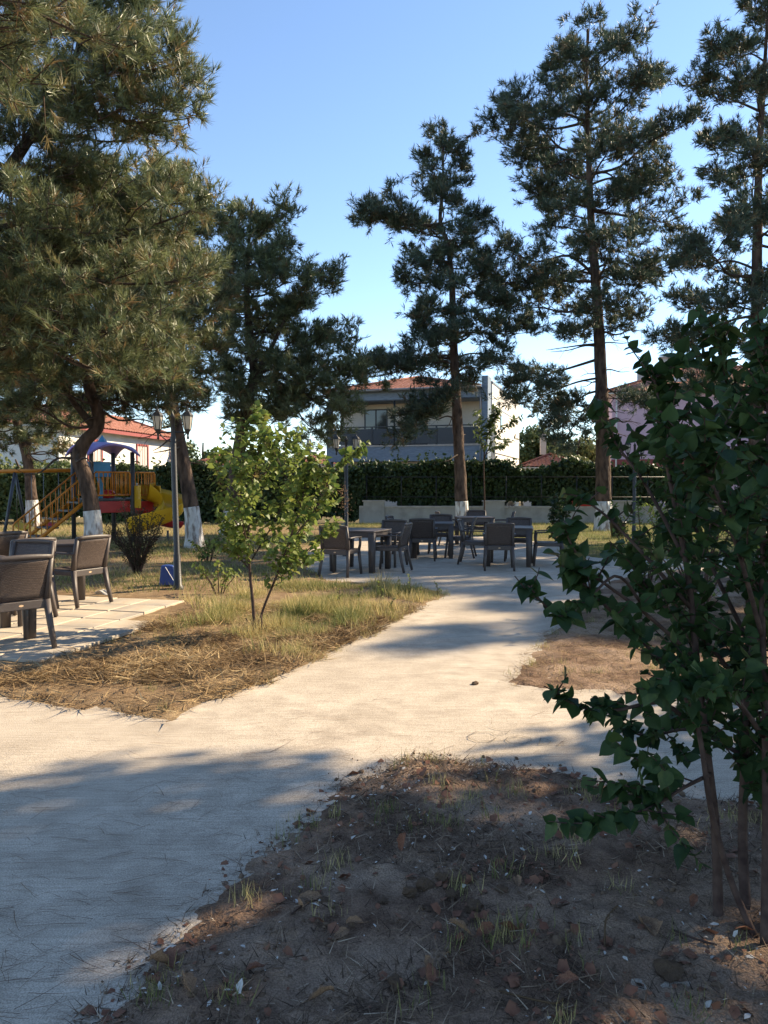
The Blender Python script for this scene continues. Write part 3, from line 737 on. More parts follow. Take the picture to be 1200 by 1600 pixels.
# pines beyond the right edge whose high crowns dapple the path
for k, x, y, rz, sc_ in (('slender', 20, 18.4, 1.0, 1.0), ('slender', 19, 19.8, 2.6, .95), ('tall', 20, 22.5, 2.2, .85), ('tall', 17.5, 23.7, 3.0, .8)):
    o = copy_tree(PINES[k]); o.location = (x, y, 0); o.rotation_euler = (0, 0, rz); o.scale = (sc_,) * 3
    tag(o, 'tall pine beyond the right side of the crossing path', 'tree', 'pines beyond the crossing path')
pine('pine beside the camera with one bough dipping in from above', 6.2,
     [(-560, 1050), (-560, 600), (-550, 200), (-540, -200), (-535, -500)],
     [(-500, -600, -470), (-350, -900, -250), (-150, -900, -150), (20, -850, -180)], 9, .18, needles=20, nw=.007, seed=77, dens=.33, brown=.15, group=PG,
     extra=[(-60, 70, 8, 0), (-40, 40, 40, .1), (-80, 100, -25, .1)])

# ================================================================== LEAFY SHRUBS
LV = np.array([(0, 0, 0), (-.30, .04, .05), (-.45, .30, .09), (-.33, .62, .05), (0, 1.05, -.12), (.33, .62, .05), (.45, .30, .09), (.30, .04, .05), (0, .32, -.01), (0, .66, -.03)])
LF = np.array([(0, 8, 1), (1, 8, 2), (2, 8, 9), (2, 9, 3), (3, 9, 4), (4, 9, 5), (5, 9, 6), (6, 9, 8), (6, 8, 7), (7, 8, 0)])
# finer leaf for the shrub close by: heart-shaped, cupped along the midrib, with a stalk
_o = [(0, 0), (.14, -.05), (.29, -.02), (.40, .10), (.45, .25), (.43, .40), (.36, .56), (.25, .72), (.12, .88), (0, 1.06)]
_v = [(x, y, .11 * x / .45 - .10 * y * y + .015 * math.sin(9 * y)) for x, y in _o] + [(-x, y, .11 * x / .45 - .10 * y * y - .015 * math.sin(8 * y)) for x, y in _o[1:-1]] + [(0, t, -.10 * t * t - .02) for t in (.15, .4, .65, .85)]
LVH = np.array(_v + [(.012, 0, 0), (-.012, 0, 0), (.008, -.28, .05), (-.008, -.28, .05)])
_m = [18, 19, 20, 21]
def _side(idx):
    f = []; near = lambda y: min(_m, key=lambda m: abs(LVH[m][1] - y))
    mid = [0, 18, 19, 20, 21, 9]; k = 0
    for i in range(len(idx) - 1):
        a, b = idx[i], idx[i + 1]; ym = (LVH[a][1] + LVH[b][1]) / 2
        while k < 4 and LVH[mid[k + 1]][1] <= ym: f.append((a, mid[k + 1], mid[k])); k += 1
        if mid[k] not in (a, b): f.append((a, b, mid[k]))
    while k < 4: f.append((idx[-2], mid[k + 1], mid[k])); k += 1
    return f
LFH = np.array(_side([0, 1, 2, 3, 4, 5, 6, 7, 8, 9]) + [t[::-1] for t in _side([0, 10, 11, 12, 13, 14, 15, 16, 17, 9])] + [(22, 23, 25), (22, 25, 24)])
def leaf_variant(k, W=1.0, base=None):
    v = (LV if base is None else base).copy(); v[:, 0] *= W * (1 + .1 * math.sin(k)); v[:, 2] *= (1 + .9 * math.sin(k * 2.1)); v[:, 2] += .10 * math.sin(k) * v[:, 1] ** 2; v[:, 0] += .06 * math.cos(k * 1.3) * v[:, 1] ** 2
    return v
def shrub(name, label, cat, base, branches, leaf, mt, mt1, seed, n_single=300, twig_per=7, leaf_gap=.045, twig_len=.35, W=1.0, bark='twig', group=None, flowers=None, pair=2, fine=False):
    LT, LTF = (LVH, LFH) if fine else (LV, LF)
    rr = random.Random(seed); nr = np.random.default_rng(seed)
    root = empty(name, base); off = Vector(base)
    pos, dirs, tubes = [], [], []
    def leaves_on(c, t0):
        L = sum((c[i + 1] - c[i]).length for i in range(len(c) - 1)); n = max(2, int(L / leaf_gap)); ph = rr.uniform(0, 6)
        for k in range(n):
            t = t0 + (1 - t0) * (k + rr.random() * .5) / n; f = t * (len(c) - 1); i = min(int(f), len(c) - 2)
            p = c[i].lerp(c[i + 1], f - i); ax = (c[i + 1] - c[i]).normalized()
            s = ax.cross(Vector((0, 0, 1)));  s = s.normalized() if s.length > .05 else Vector((1, 0, 0)); u = s.cross(ax)
            ph += 1.57 + rr.gauss(0, .4)
            for q in range(pair):
                a = ph + q * math.pi
                d = ax * rr.uniform(.2, .7) + (s * math.cos(a) + u * math.sin(a)) * .8 + Vector((0, 0, rr.uniform(-.75, .15)))
                pos.append((p - off)[:]); dirs.append(d.normalized()[:])
    stems = []
    for pts, r0, lf, *dn in branches:
        dn = dn[0] if dn else 1.0
        c = smooth_path(pts, 5); stems.append(([v - off for v in c], r0, max(.0025, r0 * .2)))
        L = sum((c[i + 1] - c[i]).length for i in range(len(c) - 1))
        n = max(2, int(twig_per * L * dn))
        for k in range(n):
            t = lf + (1 - lf) * (k + rr.random()) / n; f = t * (len(c) - 1); i = min(int(f), len(c) - 2)
            p = c[i].lerp(c[i + 1], f - i); ax = (c[i + 1] - c[i]).normalized()
            az = rr.uniform(0, 6.28); d = (ax * rr.uniform(.3, .9) + Vector((math.cos(az), math.sin(az), rr.uniform(-.1, .6))) * .8).normalized()
            l = twig_len * rr.uniform(.45, 1.25) * (1.15 - .5 * t) * (1 if dn >= .8 else .5)
            q = [p]
            for z in range(3):
                d = (d + Vector((rr.gauss(0, .13), rr.gauss(0, .13), rr.gauss(.04, .1)))).normalized(); q.append(q[-1] + d * l / 3)
            tubes.append(([v - off for v in q], .0035, .0016)); leaves_on(q, .12)
        leaves_on(c[int(len(c) * max(lf, .55)):], .1)
    V, Fc = tube_arrays(stems, 7)
    for pts, r0, r1 in stems:
        mb = MB(); k = len(pts); mb.tube(pts, [r0 + (r1 - r0) * i / (k - 1) for i in range(k)], 7)
        mb.build('stem', M[bark], root)
    pos, dirs = np.array(pos), np.array(dirs); n = len(pos)
    sc = leaf * nr.uniform(.45, 1.3, n)
    nrm = np.stack([nr.normal(0, .55, n), nr.normal(0, .55, n), np.ones(n)], 1)
    Mx = frames(dirs, nr.normal(0, .35, n), nrm)
    w = pos + np.array(off[:]); 
    u = 600 + 1200 * w[:, 0] / np.maximum(w[:, 1], .3); v = 757 + 1200 * (CAM_H - w[:, 2]) / np.maximum(w[:, 1], .3)
    key = np.where((u > 0) & (u < 1200) & (v > 0) & (v < 1600) & (w[:, 1] > .3), sc / np.maximum(w[:, 1], .3), 0)
    order = np.argsort(-key); single = set(order[:n_single].tolist())
    mass = root
    rest = np.array([i for i in range(n) if i not in single])
    VV, FF, TT, b0 = [], [], [], 0
    var = nr.integers(0, 5, n)
    for k in range(5):
        s = rest[var[rest] == k]
        a, f = place(leaf_variant(k, W, LT), LTF, pos[s], Mx[s], sc[s]); VV.append(a); FF.append(f + b0); b0 += len(a)
        TT.append(np.repeat(np.clip(nr.normal(.4, .22, len(s)), 0, 1), len(LT)))
    fo = bulk('foliage', np.concatenate(VV), np.concatenate(FF), M[mt], root, tint=np.concatenate(TT), smooth=fine); fo['kind'] = 'stuff'
    V, Fc = tube_arrays(tubes, 4); bulk('twigs', V, Fc, M[bark], fo)['kind'] = 'stuff'
    meshes = [bulk('leaf', leaf_variant(k, W, LT), LTF, M[mt1], as_mesh=True, smooth=fine) for k in range(5)]
    for i in order[:n_single]:
        o = link('leaf', meshes[var[i]], root)
        m4 = Matrix(Mx[i].tolist()).to_4x4(); m4 = Matrix.Translation(Vector(pos[i])) @ m4 @ Matrix.Scale(float(sc[i]), 4)
        o.matrix_local = m4
    if flowers:
        fp = []
        for (px, py, yy) in flowers:
            c = P(px, py, yy)
            for k in range(70): fp.append((c + Vector((rr.gauss(0, .035), rr.gauss(0, .035), rr.gauss(0, .06))) - off)[:])
        fp = np.array(fp); a, f = place(ico * np.array([.5, .5, 1]), icf, fp, frames(nr.normal(0, 1, (len(fp), 3))), nr.uniform(.004, .008, len(fp)))
        bulk('seed_heads', a, f, M['dry_leaf'], root)['kind'] = 'stuff'
    tag(root, label, cat, group)
    print(label, 'leaves', n)
    return root

# lilac close to the camera at the right
b0 = G(1150, 1447); b0.z = float(bed_z('near', b0.x, b0.y))
def W3(lst): return [P(a, b, c) for a, b, c in lst]
foot = lambda px, py: Vector((G(px, py).x, G(px, py).y, b0.z - .03))
br = [
 (
  [foot(1122, 1440)] + W3([(1118, 1300, 2.74), (1105, 1180, 2.72), (1090, 1050, 2.70), (1075, 900, 2.72), (1045, 740, 2.75), (1032, 640, 2.8), (1018, 575, 2.85)]), .019, .28, .9),
 ([foot(1165, 1425)] + W3([(1160, 1300, 2.85), (1165, 1150, 2.88), (1170, 950, 2.92), (1165, 760, 2.96), (1140, 620, 3.0), (1125, 525, 3.05)]), .021, .26),
 ([foot(1195, 1478)] + W3([(1197, 1300, 2.6), (1195, 1100, 2.6), (1190, 900, 2.58), (1200, 700, 2.56), (1195, 520, 2.55)]), .017, .26),
 ([foot(1180, 1465)] + W3([(1140, 1370, 2.66), (1110, 1260, 2.64), (1085, 1120, 2.6), (1020, 1020, 2.52), (960, 960, 2.45), (905, 905, 2.4), (885, 885, 2.38)]), .013, .35, .45),
 ([foot(1215, 1450)] + W3([(1230, 1250, 2.8), (1250, 1000, 2.8), (1260, 800, 2.8), (1250, 600, 2.8)]), .018, .2),
 (W3([(1100, 1160, 2.72), (1040, 1100, 2.65), (960, 1110, 2.55), (910, 1105, 2.5), (868, 1085, 2.46)]), .009, .2, .55),
 (W3([(1088, 1030, 2.70), (1010, 960, 2.62), (930, 900, 2.56), (895, 855, 2.5), (882, 820, 2.47)]), .008, .25, .4),
 (W3([(1080, 950, 2.71), (1000, 860, 2.75), (940, 800, 2.8), (890, 770, 2.84)]), .008, .25, .4),
 (W3([(1110, 1210, 2.70), (1070, 1230, 2.55), (1020, 1260, 2.45), (950, 1285, 2.4)]), .008, .2),
 (W3([(1068, 870, 2.72), (1010, 760, 2.9), (960, 690, 3.0), (930, 640, 3.1)]), .008, .3, .4),
 (W3([(1168, 1000, 2.9), (1110, 880, 3.1), (1070, 780, 3.2), (1040, 700, 3.3)]), .010, .2),
 (W3([(1160, 1180, 2.88), (1080, 1140, 3.0), (1010, 1150, 3.1), (960, 1130, 3.15)]), .010, .2),
 (W3([(1192, 1000, 2.6), (1150, 850, 2.4), (1110, 750, 2.3), (1080, 680, 2.25)]), .009, .2),
 (W3([(1168, 850, 2.94), (1200, 700, 3.0), (1230, 600, 3.1)]), .009, .2),
 (W3([(1165, 1080, 2.88), (1100, 1000, 2.9), (1030, 940, 2.95), (985, 880, 3.0)]), .010, .2),
 (W3([(1192, 1150, 2.6), (1140, 1080, 2.4), (1090, 1060, 2.3), (1040, 1080, 2.22)]), .009, .2),
 (W3([(1160, 1250, 2.85), (1190, 1190, 2.9), (1230, 1130, 2.95)]), .008, .2),
 (W3([(1000, 940, 2.6), (960, 900, 2.5), (885, 965, 2.3), (825, 915, 2.25)]), .006, .5, .3),
]
near_shrub = shrub('lilac_shrub', 'dark green lilac shrub with several stems on the bare soil close by', 'shrub', b0, br, .052, 'leaf_near', 'leaf_single', 71, twig_per=25, leaf_gap=.034, twig_len=.27, fine=True)

# sapling on the left bed
b1 = G(398, 985); b1.z = float(bed_z('left', b1.x, b1.y)) - .02
y1 = b1.y
br = [
 ([b1.copy()] + W3([(395, 940, y1), (390, 890, y1), (388, 830, y1 - .05), (395, 760, y1), (402, 715, y1), (410, 680, y1), (412, 655, y1)]), .020, .28),
 ([b1 + Vector((.03, 0, 0))] + W3([(412, 950, y1), (432, 900, y1 - .1), (450, 850, y1 - .2), (470, 790, y1 - .3), (478, 750, y1 - .3), (488, 715, y1 - .3)]), .016, .26),
 (W3([(388, 850, y1), (360, 800, y1 + .1), (345, 760, y1 + .1), (340, 715, y1 + .2)]), .009, .1),
 (W3([(450, 850, y1 - .2), (490, 800, y1 - .4), (520, 740, y1 - .5), (556, 708, y1 - .6)]), .009, .15),
 (W3([(395, 770, y1), (430, 715, y1 + .3), (445, 685, y1 + .4)]), .009, .1),
 (W3([(390, 880, y1), (420, 830, y1 + .4), (450, 770, y1 + .6), (470, 700, y1 + .6)]), .009, .1),
 (W3([(390, 860, y1), (375, 800, y1 - .4), (370, 730, y1 - .6)]), .009, .1),
 (W3([(436, 890, y1 - .1), (480, 860, y1 + .1), (520, 820, y1 + .2)]), .009, .1),
 (W3([(400, 720, y1), (380, 695, y1 - .1), (374, 672, y1 - .1)]), .007, .1),
 (W3([(390, 890, y1), (365, 860, y1), (352, 830, y1)]), .007, .1),
 (W3([(440, 880, y1 - .1), (470, 880, y1 - .3), (500, 870, y1 - .4)]), .007, .1),
 (W3([(470, 790, y1 - .3), (440, 730, y1 - .5), (420, 690, y1 - .6)]), .007, .1),
]
shrub('lilac_sapling', 'bright green leafy sapling with two thin stems in the dry grass', 'shrub', b1, br, .062, 'leaf_mid', 'leaf_mid_single', 81, twig_per=24, leaf_gap=.042, twig_len=.36,
      flowers=[(515, 755, y1 - .5), (505, 765, y1 - .5), (535, 775, y1 - .5), (348, 770, y1 + .1), (345, 745, y1 + .1), (540, 785, y1 - .5), (405, 745, y1)])
for i, (px, py, h, lab) in enumerate([(420, 985, .16, 'cut'), (388, 988, .14, 'cut'), (408, 990, .18, 'cut')]):
    g = G(px, py); z = float(bed_z('left', g.x, g.y))
    tag(MB().tube([(g.x, g.y, z - .02), (g.x + .01, g.y, z + h * .6), (g.x + random.uniform(-.03, .05), g.y, z + h)], [.009, .007, .006], 6).build('stem_stub', M['twig']), 'short cut stem stub at the foot of the leafy sapling', 'stub', 'stubs at the foot of the sapling')

# sunlit shrub on the verge behind the near lilac
def simple_shrub(label, px, py, h, spread, nst, leaf, mt, mt1, seed, name='verge_shrub', n_single=60, twig_per=7, gap=.05, bark='twig', y=None, W=.8, bed=None, twig_len=.3, lean=0, group=None):
    rr = random.Random(seed)
    g = G(px, py) if y is None else Vector((px, y, 0))
    z = float(bed_z(bed, g.x, g.y)) if bed else 0
    g.z = z - .02; brs = []
    for i in range(nst):
        a = i * 2.4 + rr.uniform(-.4, .4); s = spread * rr.uniform(.25, 1); hh = h * rr.uniform(.65, 1.0) * (1.1 - .3 * s / spread)
        t = Vector((math.cos(a) * s + lean, math.sin(a) * s, hh)); o = Vector((math.cos(a) * .05, math.sin(a) * .05, 0))
        brs.append(([g + o, g + o + Vector((t.x * .25, t.y * .25, hh * .4)), g + o + Vector((t.x * .65, t.y * .65, hh * .75)), g + t], .008 + .004 * h, .12))
    return shrub(name, label, 'shrub', g, brs, leaf, mt, mt1, seed, n_single=n_single, twig_per=twig_per, leaf_gap=gap, twig_len=twig_len, W=W, bark=bark, group=group)
simple_shrub('narrow-leaved yellow green bush on the verge behind the near lilac', 1090, 960, 1.7, .75, 13, .055, 'leaf_mid', 'leaf_mid_single', 91, y=None, W=.5, bed='right')
simple_shrub('light green bush with upright shoots at the far end of the right verge', 1010, 915, 1.5, .6, 10, .06, 'leaf_mid', 'leaf_mid_single', 92, W=.5, bed='right', n_single=20)
simple_shrub('dense green bush at the right of the verge beyond the crossing path', 1190, 940, 2.0, .9, 14, .06, 'leaf_near', 'leaf_single', 93, W=.7, bed='right', n_single=20)
simple_shrub('dark brown wiry bush standing before the yellow slide', 215, 898, 1.25, .55, 26, .03, 'bush_dark', 'bush_dark', 94, name='wiry_bush', n_single=0, twig_per=16, gap=.03, W=.5, bed='left', twig_len=.25)
simple_shrub('low leafy weed clump in the lawn by the white trunk foot', 325, 880, .6, .35, 8, .07, 'leaf_mid', 'leaf_mid_single', 95, name='weed_clump', n_single=0, W=.8, bed='left')
simple_shrub('small leafy weed at the edge of the lawn left of the sapling', 342, 930, .5, .3, 6, .06, 'leaf_mid', 'leaf_mid_single', 97, name='weed_clump', n_single=0, W=.8, bed='left')
simple_shrub('small tangle of leafy shoots at the right end of the seating area', 872, 850, 1.5, .3, 9, .09, 'hedge', 'hedge', 96, name='climber_tangle', n_single=0, W=.9, bed='back', twig_per=9)

# thin weeds standing at the tip of the left bed
for i, (px, py, h) in enumerate([(640, 935, .34), (622, 938, .28), (595, 945, .30), (560, 950, .24), (655, 940, .2), (530, 955, .26), (683, 932, .2), (610, 960, .2)]):
    g = G(px, py); z = float(bed_z('left', g.x, g.y)); g.z = z - .02
    shrub('tall_weed', 'thin upright weed with tiny leaves at the tip of the left bed', 'weed', g, [([g.copy(), g + Vector((.01, 0, h * .5)), g + Vector((random.uniform(-.05, .05), 0, h))], .004, .1)], .026, 'leaf_mid', 'leaf_mid_single', 200 + i, n_single=0, twig_per=30, leaf_gap=.03, twig_len=.07, W=.6, group='weeds at the tip of the bed')

# ================================================================== HEDGES, TREES FAR OFF
QV = np.array([(0, 0, 0), (-.42, .45, .10), (0, 1, -.05), (.42, .45, .10)]); QF = np.array([(0, 1, 2), (0, 2, 3)])
def leaves_mesh(name, pos, nrm, size, mt, parent, seed, mean=.4, sd_=.22):
    nr = np.random.default_rng(seed); n = len(pos)
    d = nrm + nr.normal(0, .7, (n, 3)); 
    t = np.cross(d, nr.normal(0, 1, (n, 3)))
    t[:, 2] -= .3 * np.linalg.norm(t, axis=1)
    V, Fc = place(QV, QF, pos, frames(t, None, d), size * nr.uniform(.6, 1.3, n))
    return bulk(name, V, Fc, M[mt], parent, tint=np.repeat(np.clip(nr.normal(mean, sd_, n), 0, 1), len(QV)))
def hedge(label, a, b, h, th, n, leaf, seed, z0=.6, mt='hedge', ztop=None):
    a, b = Vector(a), Vector(b); L = (b - a).length; ex = (b - a) / L; ey = Vector((-ex.y, ex.x, 0))
    root = empty('hedge', a); nr = np.random.default_rng(seed)
    u = nr.uniform(0, L, n); s = nr.uniform(0, 1, n)
    # front face, top, back: perimeter of section
    def surf(u, s, inset=0):
        top = h * (.80 + .34 * fbm(u * .7, u * 0 + seed, 4, seed)) 
        bot = z0 * (.15 + 1.45 * sstep(.36, .58, fbm(u * .9, u * 0 + seed + 9, 3, seed + 4)))
        Hh = top - bot
        q = s * (2 * 1 + th / h * 1.0)
        f1 = np.clip(q, 0, 1); f2 = np.clip(q - 1, 0, th / h) / (th / h); f3 = np.clip(q - 1 - th / h, 0, 1)
        y = -th / 2 + th * f2; z = np.where(q < 1, bot + Hh * f1, np.where(q < 1 + th / h, top, top - Hh * f3))
        bul = (fbm(u * 1.6, z * 1.6, 3, seed + 1) - .5) * .55
        ny = np.where(q < 1, -1., np.where(q < 1 + th / h, 0., 1.)); nz = np.where((q >= 1) & (q < 1 + th / h), 1., .1)
        rnd = .25 * (1 - f1) * 0
        y = y + ny * (bul - inset); z = z + nz * (bul * .4 - inset)
        # round the top edges
        k = np.clip((z - (top - .25)) / .25, 0, 1); y = y * (1 - .3 * k * k)
        return y, z, ny, nz
    y, z, ny, nz = surf(u, s, nr.uniform(0, .28, n))
    pos = np.outer(u, ex[:]) + np.outer(y, ey[:]); pos[:, 2] += z
    nrm = np.outer(ny, ey[:]); nrm[:, 2] += nz
    su = nr.uniform(0, L, int(L * 6)); sp, sn = [], []
    for q in su:
        hh = nr.uniform(.12, .55); ln = nr.normal(0, .12); yy = nr.uniform(-th * .4, th * .3); zt_ = float(h * (.80 + .34 * fbm(np.array([q * .7]), np.array([seed]), 4, seed)[0]))
        for t in np.linspace(0, 1, 9): sp.append(np.array(ex[:]) * (q + ln * t) + np.array(ey[:]) * yy + np.array([0, 0, zt_ - .1 + hh * t]) + nr.normal(0, .03, 3)); sn.append(nr.normal(0, 1, 3))
    pos = np.concatenate([pos, np.array(sp)]); nrm = np.concatenate([nrm, np.array(sn)])
    patch = .40 + .55 * (fbm(pos[:, 0] * .9 + 40, pos[:, 2] * 1.3 + 7, 3, seed + 2) - .5)
    fo = leaves_mesh('foliage', pos, nrm, leaf, mt, root, seed, patch); fo['kind'] = 'stuff'
    nu, ns = int(L / .3), 26
    U, S = np.meshgrid(np.linspace(0.05, L - .05, nu), np.linspace(.01, .99, ns))
    yy, zz, _, _ = surf(U.ravel(), S.ravel(), .24)
    V = np.outer(U.ravel(), ex[:]) + np.outer(yy, ey[:]); V[:, 2] += zz
    idx = np.arange(nu * ns).reshape(ns, nu)
    Q = np.stack([idx[:-1, :-1], idx[:-1, 1:], idx[1:, 1:], idx[1:, :-1]], -1).reshape(-1, 4)
    bulk('dark_core', V, Q, M['hedge_inner_shade'], root, smooth=True)  # closed dark sheet behind the leaves, painting the hedge's inner shade
    tag(root, label, 'hedge')
    return root
hedge('dark clipped ivy hedge growing along the low white wall', (-1.0, 31.8, 0), (13.5, 31.2, 0), 2.45, 1.1, 46000, .14, 301, z0=.6)
hedge('dark hedge behind the forked pine, left of the wall pillar', (-9.0, 30.6, 0), (-.9, 31.6, 0), 2.35, 1.2, 28000, .14, 302, z0=.2)
hedge('sunlit hedge behind the playground', (-17.5, 29.5, 0), (-8.6, 31.4, 0), 2.15, 1.3, 21000, .14, 303, z0=.2, mt='tree_leaf')

def tree(label, x, y, h, r, n, leaf, seed, mt='tree_leaf', z0=.25, name='broadleaf_tree', squash=1.0, trunk_r=None, mean=.4, blobs=16, group=None, cat='tree'):
    rr = random.Random(seed); nr = np.random.default_rng(seed)
    root = empty(name, (x, y, 0)); tr = trunk_r or .02 * h + .04
    zc = h * (z0 + (1 - z0) / 2); rz = h * (1 - z0) / 2
    mb = MB(); mb.tube(smooth_path([(0, 0, -.05), (rr.uniform(-.1, .1), 0, h * .3), (rr.uniform(-.2, .2), rr.uniform(-.2, .2), h * .6), (0, 0, h * .85)], 4), [tr * (1 - .055 * i) for i in range(13)], 9)
    mb.build('trunk', M['bark'], root)
    P_, N_ = [], []; limbs = []
    for i in range(blobs):
        v = Vector((rr.gauss(0, 1), rr.gauss(0, 1), rr.gauss(0, 1))).normalized() * rr.uniform(.35, .85)
        c = Vector((v.x * r * squash, v.y * r * squash, zc + v.z * rz * .85)); br_ = r * rr.uniform(.28, .5)
        limbs.append(([Vector((0, 0, min(max(c.z - r * .6, h * .2), h * .8))), Vector((c.x * .5, c.y * .5, c.z - r * .2)), c], tr * .35, .012))
        m = int(n / blobs); d = nr.normal(0, 1, (m, 3)); d /= np.linalg.norm(d, axis=1, keepdims=True)
        rad = br_ * nr.uniform(.35, 1.1, m) ** .6
        P_.append(np.array(c[:]) + d * rad[:, None] * np.array([1, 1, .8])); N_.append(d)
    V, Fc = tube_arrays(limbs, 5); bulk('limbs', V, Fc, M['branch'], root, smooth=True)['kind'] = 'stuff'
    fo = leaves_mesh('crown', np.concatenate(P_), np.concatenate(N_), leaf, mt, root, seed, mean); 
    return tag(root, label, cat, group)
def at_px(px, y): return (px - 600) / F * y
# far crowns over the hedge
tree('round green tree between the grey house and the small red roof', at_px(838, 66), 66, 6.9, 2.6, 9000, .26, 401, z0=.15)
tree('pale yellow green tree over the small red roof beside the tallest pine', at_px(905, 58), 58, 5.9, 2.4, 9000, .24, 402, z0=.1, mean=.75)
tree('low green tree beyond the hedge right of the white house', at_px(318, 48), 48, 4.9, 2.2, 8000, .22, 403, z0=.1)
tree('green tree behind the pink house', at_px(965, 75), 75, 5.0, 2.6, 7000, .28, 404, z0=.1)
tree('bright yellow green bush tree at the left behind the swings', at_px(25, 33), 33, 3.1, 2.0, 9000, .16, 405, z0=.02, mean=.9)
tree('green bush tree left of the stairs behind the swings', at_px(95, 32), 32, 2.9, 1.6, 8000, .15, 406, z0=.02, mean=.6)
tree('distant dark tree left of the white house', at_px(60, 52), 52, 6.5, 3.0, 9000, .26, 407, z0=.1)
tree('distant tree far behind the left hedge', at_px(-80, 48), 48, 7.5, 3.5, 9000, .26, 408, z0=.1)
tree('distant tree between the forked pine and the grey house', at_px(440, 80), 80, 5.2, 3.0, 7000, .3, 409, z0=.05)
tree('second distant tree left of the grey house', at_px(380, 85), 85, 5.6, 3.2, 7000, .3, 410, z0=.05)
tree('distant tree right of the pink house', at_px(1260, 60), 60, 8, 3.5, 8000, .3, 411, z0=.1)
yt = Vector((at_px(757, 29.4), 29.4, 0))
def yb(px, py, dy=0): return P(px, py, 29.4 + dy)
shrub('young_tree', 'young slender tree with light feathery leaves before the villa corner', 'tree', yt,
      [([yt.copy(), yb(757, 780), yb(756, 720), yb(760, 690), yb(768, 665), yb(778, 642)], .035, .62), ([yb(757, 715), yb(770, 690, -.3), yb(790, 668, -.4), yb(806, 655, -.5)], .018, .1), ([yb(757, 710), yb(752, 690, .2), yb(748, 668, .3), yb(752, 650, .3)], .018, .1),
       ([yb(757, 712), yb(775, 700, .3), yb(795, 692, .4)], .015, .1)], .19, 'tree_leaf', 'leaf_mid_single', 412, n_single=0, twig_per=9, leaf_gap=.13, twig_len=.55, W=.55)
# trees beyond the right edge that shade the near path
SH = 'trees beyond the right side of the path'
tree('leafy tree beyond the right side of the path', 10.4, 7.7, 11.0, 2.7, 15000, .16, 421, z0=.22, group=SH)
tree('leafy tree beyond the right side of the path', 9.5, 4.1, 10.4, 2.6, 15000, .16, 422, z0=.2, group=SH)
tree('leafy tree beyond the right side of the path', 8.6, .9, 9.4, 2.6, 12000, .16, 423, z0=.2, group=SH)
tree('leafy tree beyond the right side of the path', 7.8, -2.4, 8.6, 2.6, 12000, .16, 424, z0=.2, group=SH)

# ================================================================== FURNITURE
def weave_mat(name, c1, c2, s=1.0):
    m = mat(name, c1, rough=.5, spec=.4); nt = m.node_tree; N, L = nt.nodes, nt.links; b = N['Principled BSDF']
    tc = N.new('ShaderNodeTexCoord'); mp = N.new('ShaderNodeMapping'); L.new(tc.outputs['Object'], mp.inputs[0])
    br = N.new('ShaderNodeTexBrick'); br.inputs['Scale'].default_value = 38 * s; br.inputs['Mortar Size'].default_value = .035; br.inputs['Brick Width'].default_value = .9; br.inputs['Row Height'].default_value = .42
    br.inputs['Color1'].default_value = (*c1, 1); br.inputs['Color2'].default_value = (*c2, 1); br.inputs['Mortar'].default_value = tuple(x * .3 for x in c1) + (1,)
    sw = N.new('ShaderNodeSeparateXYZ'); cb = N.new('ShaderNodeCombineXYZ'); L.new(mp.outputs[0], sw.inputs[0])
    ad = N.new('ShaderNodeMath'); ad.operation = 'ADD'; L.new(sw.outputs[1], ad.inputs[0]); L.new(sw.outputs[2], ad.inputs[1])
    L.new(sw.outputs[0], cb.inputs[0]); L.new(ad.outputs[0], cb.inputs[1]); L.new(cb.outputs[0], br.inputs['Vector'])
    L.new(br.outputs['Color'], b.inputs['Base Color'])
    bp = N.new('ShaderNodeBump'); bp.inputs['Strength'].default_value = .9; bp.inputs['Distance'].default_value = .006; bp.invert = True
    L.new(br.outputs['Fac'], bp.inputs['Height']); L.new(bp.outputs[0], b.inputs['Normal'])
    return m
M['plastic'] = mat('brown_plastic', (.062, .050, .046), (.085, .068, .062), scale=6, rough=.48, spec=.4, bump=.15, bscale=120)
M['weave'] = weave_mat('woven_brown_plastic', (.085, .062, .053), (.115, .085, .072))
M['emblem'] = mat('emblem', (.62, .42, .25), rough=.5)
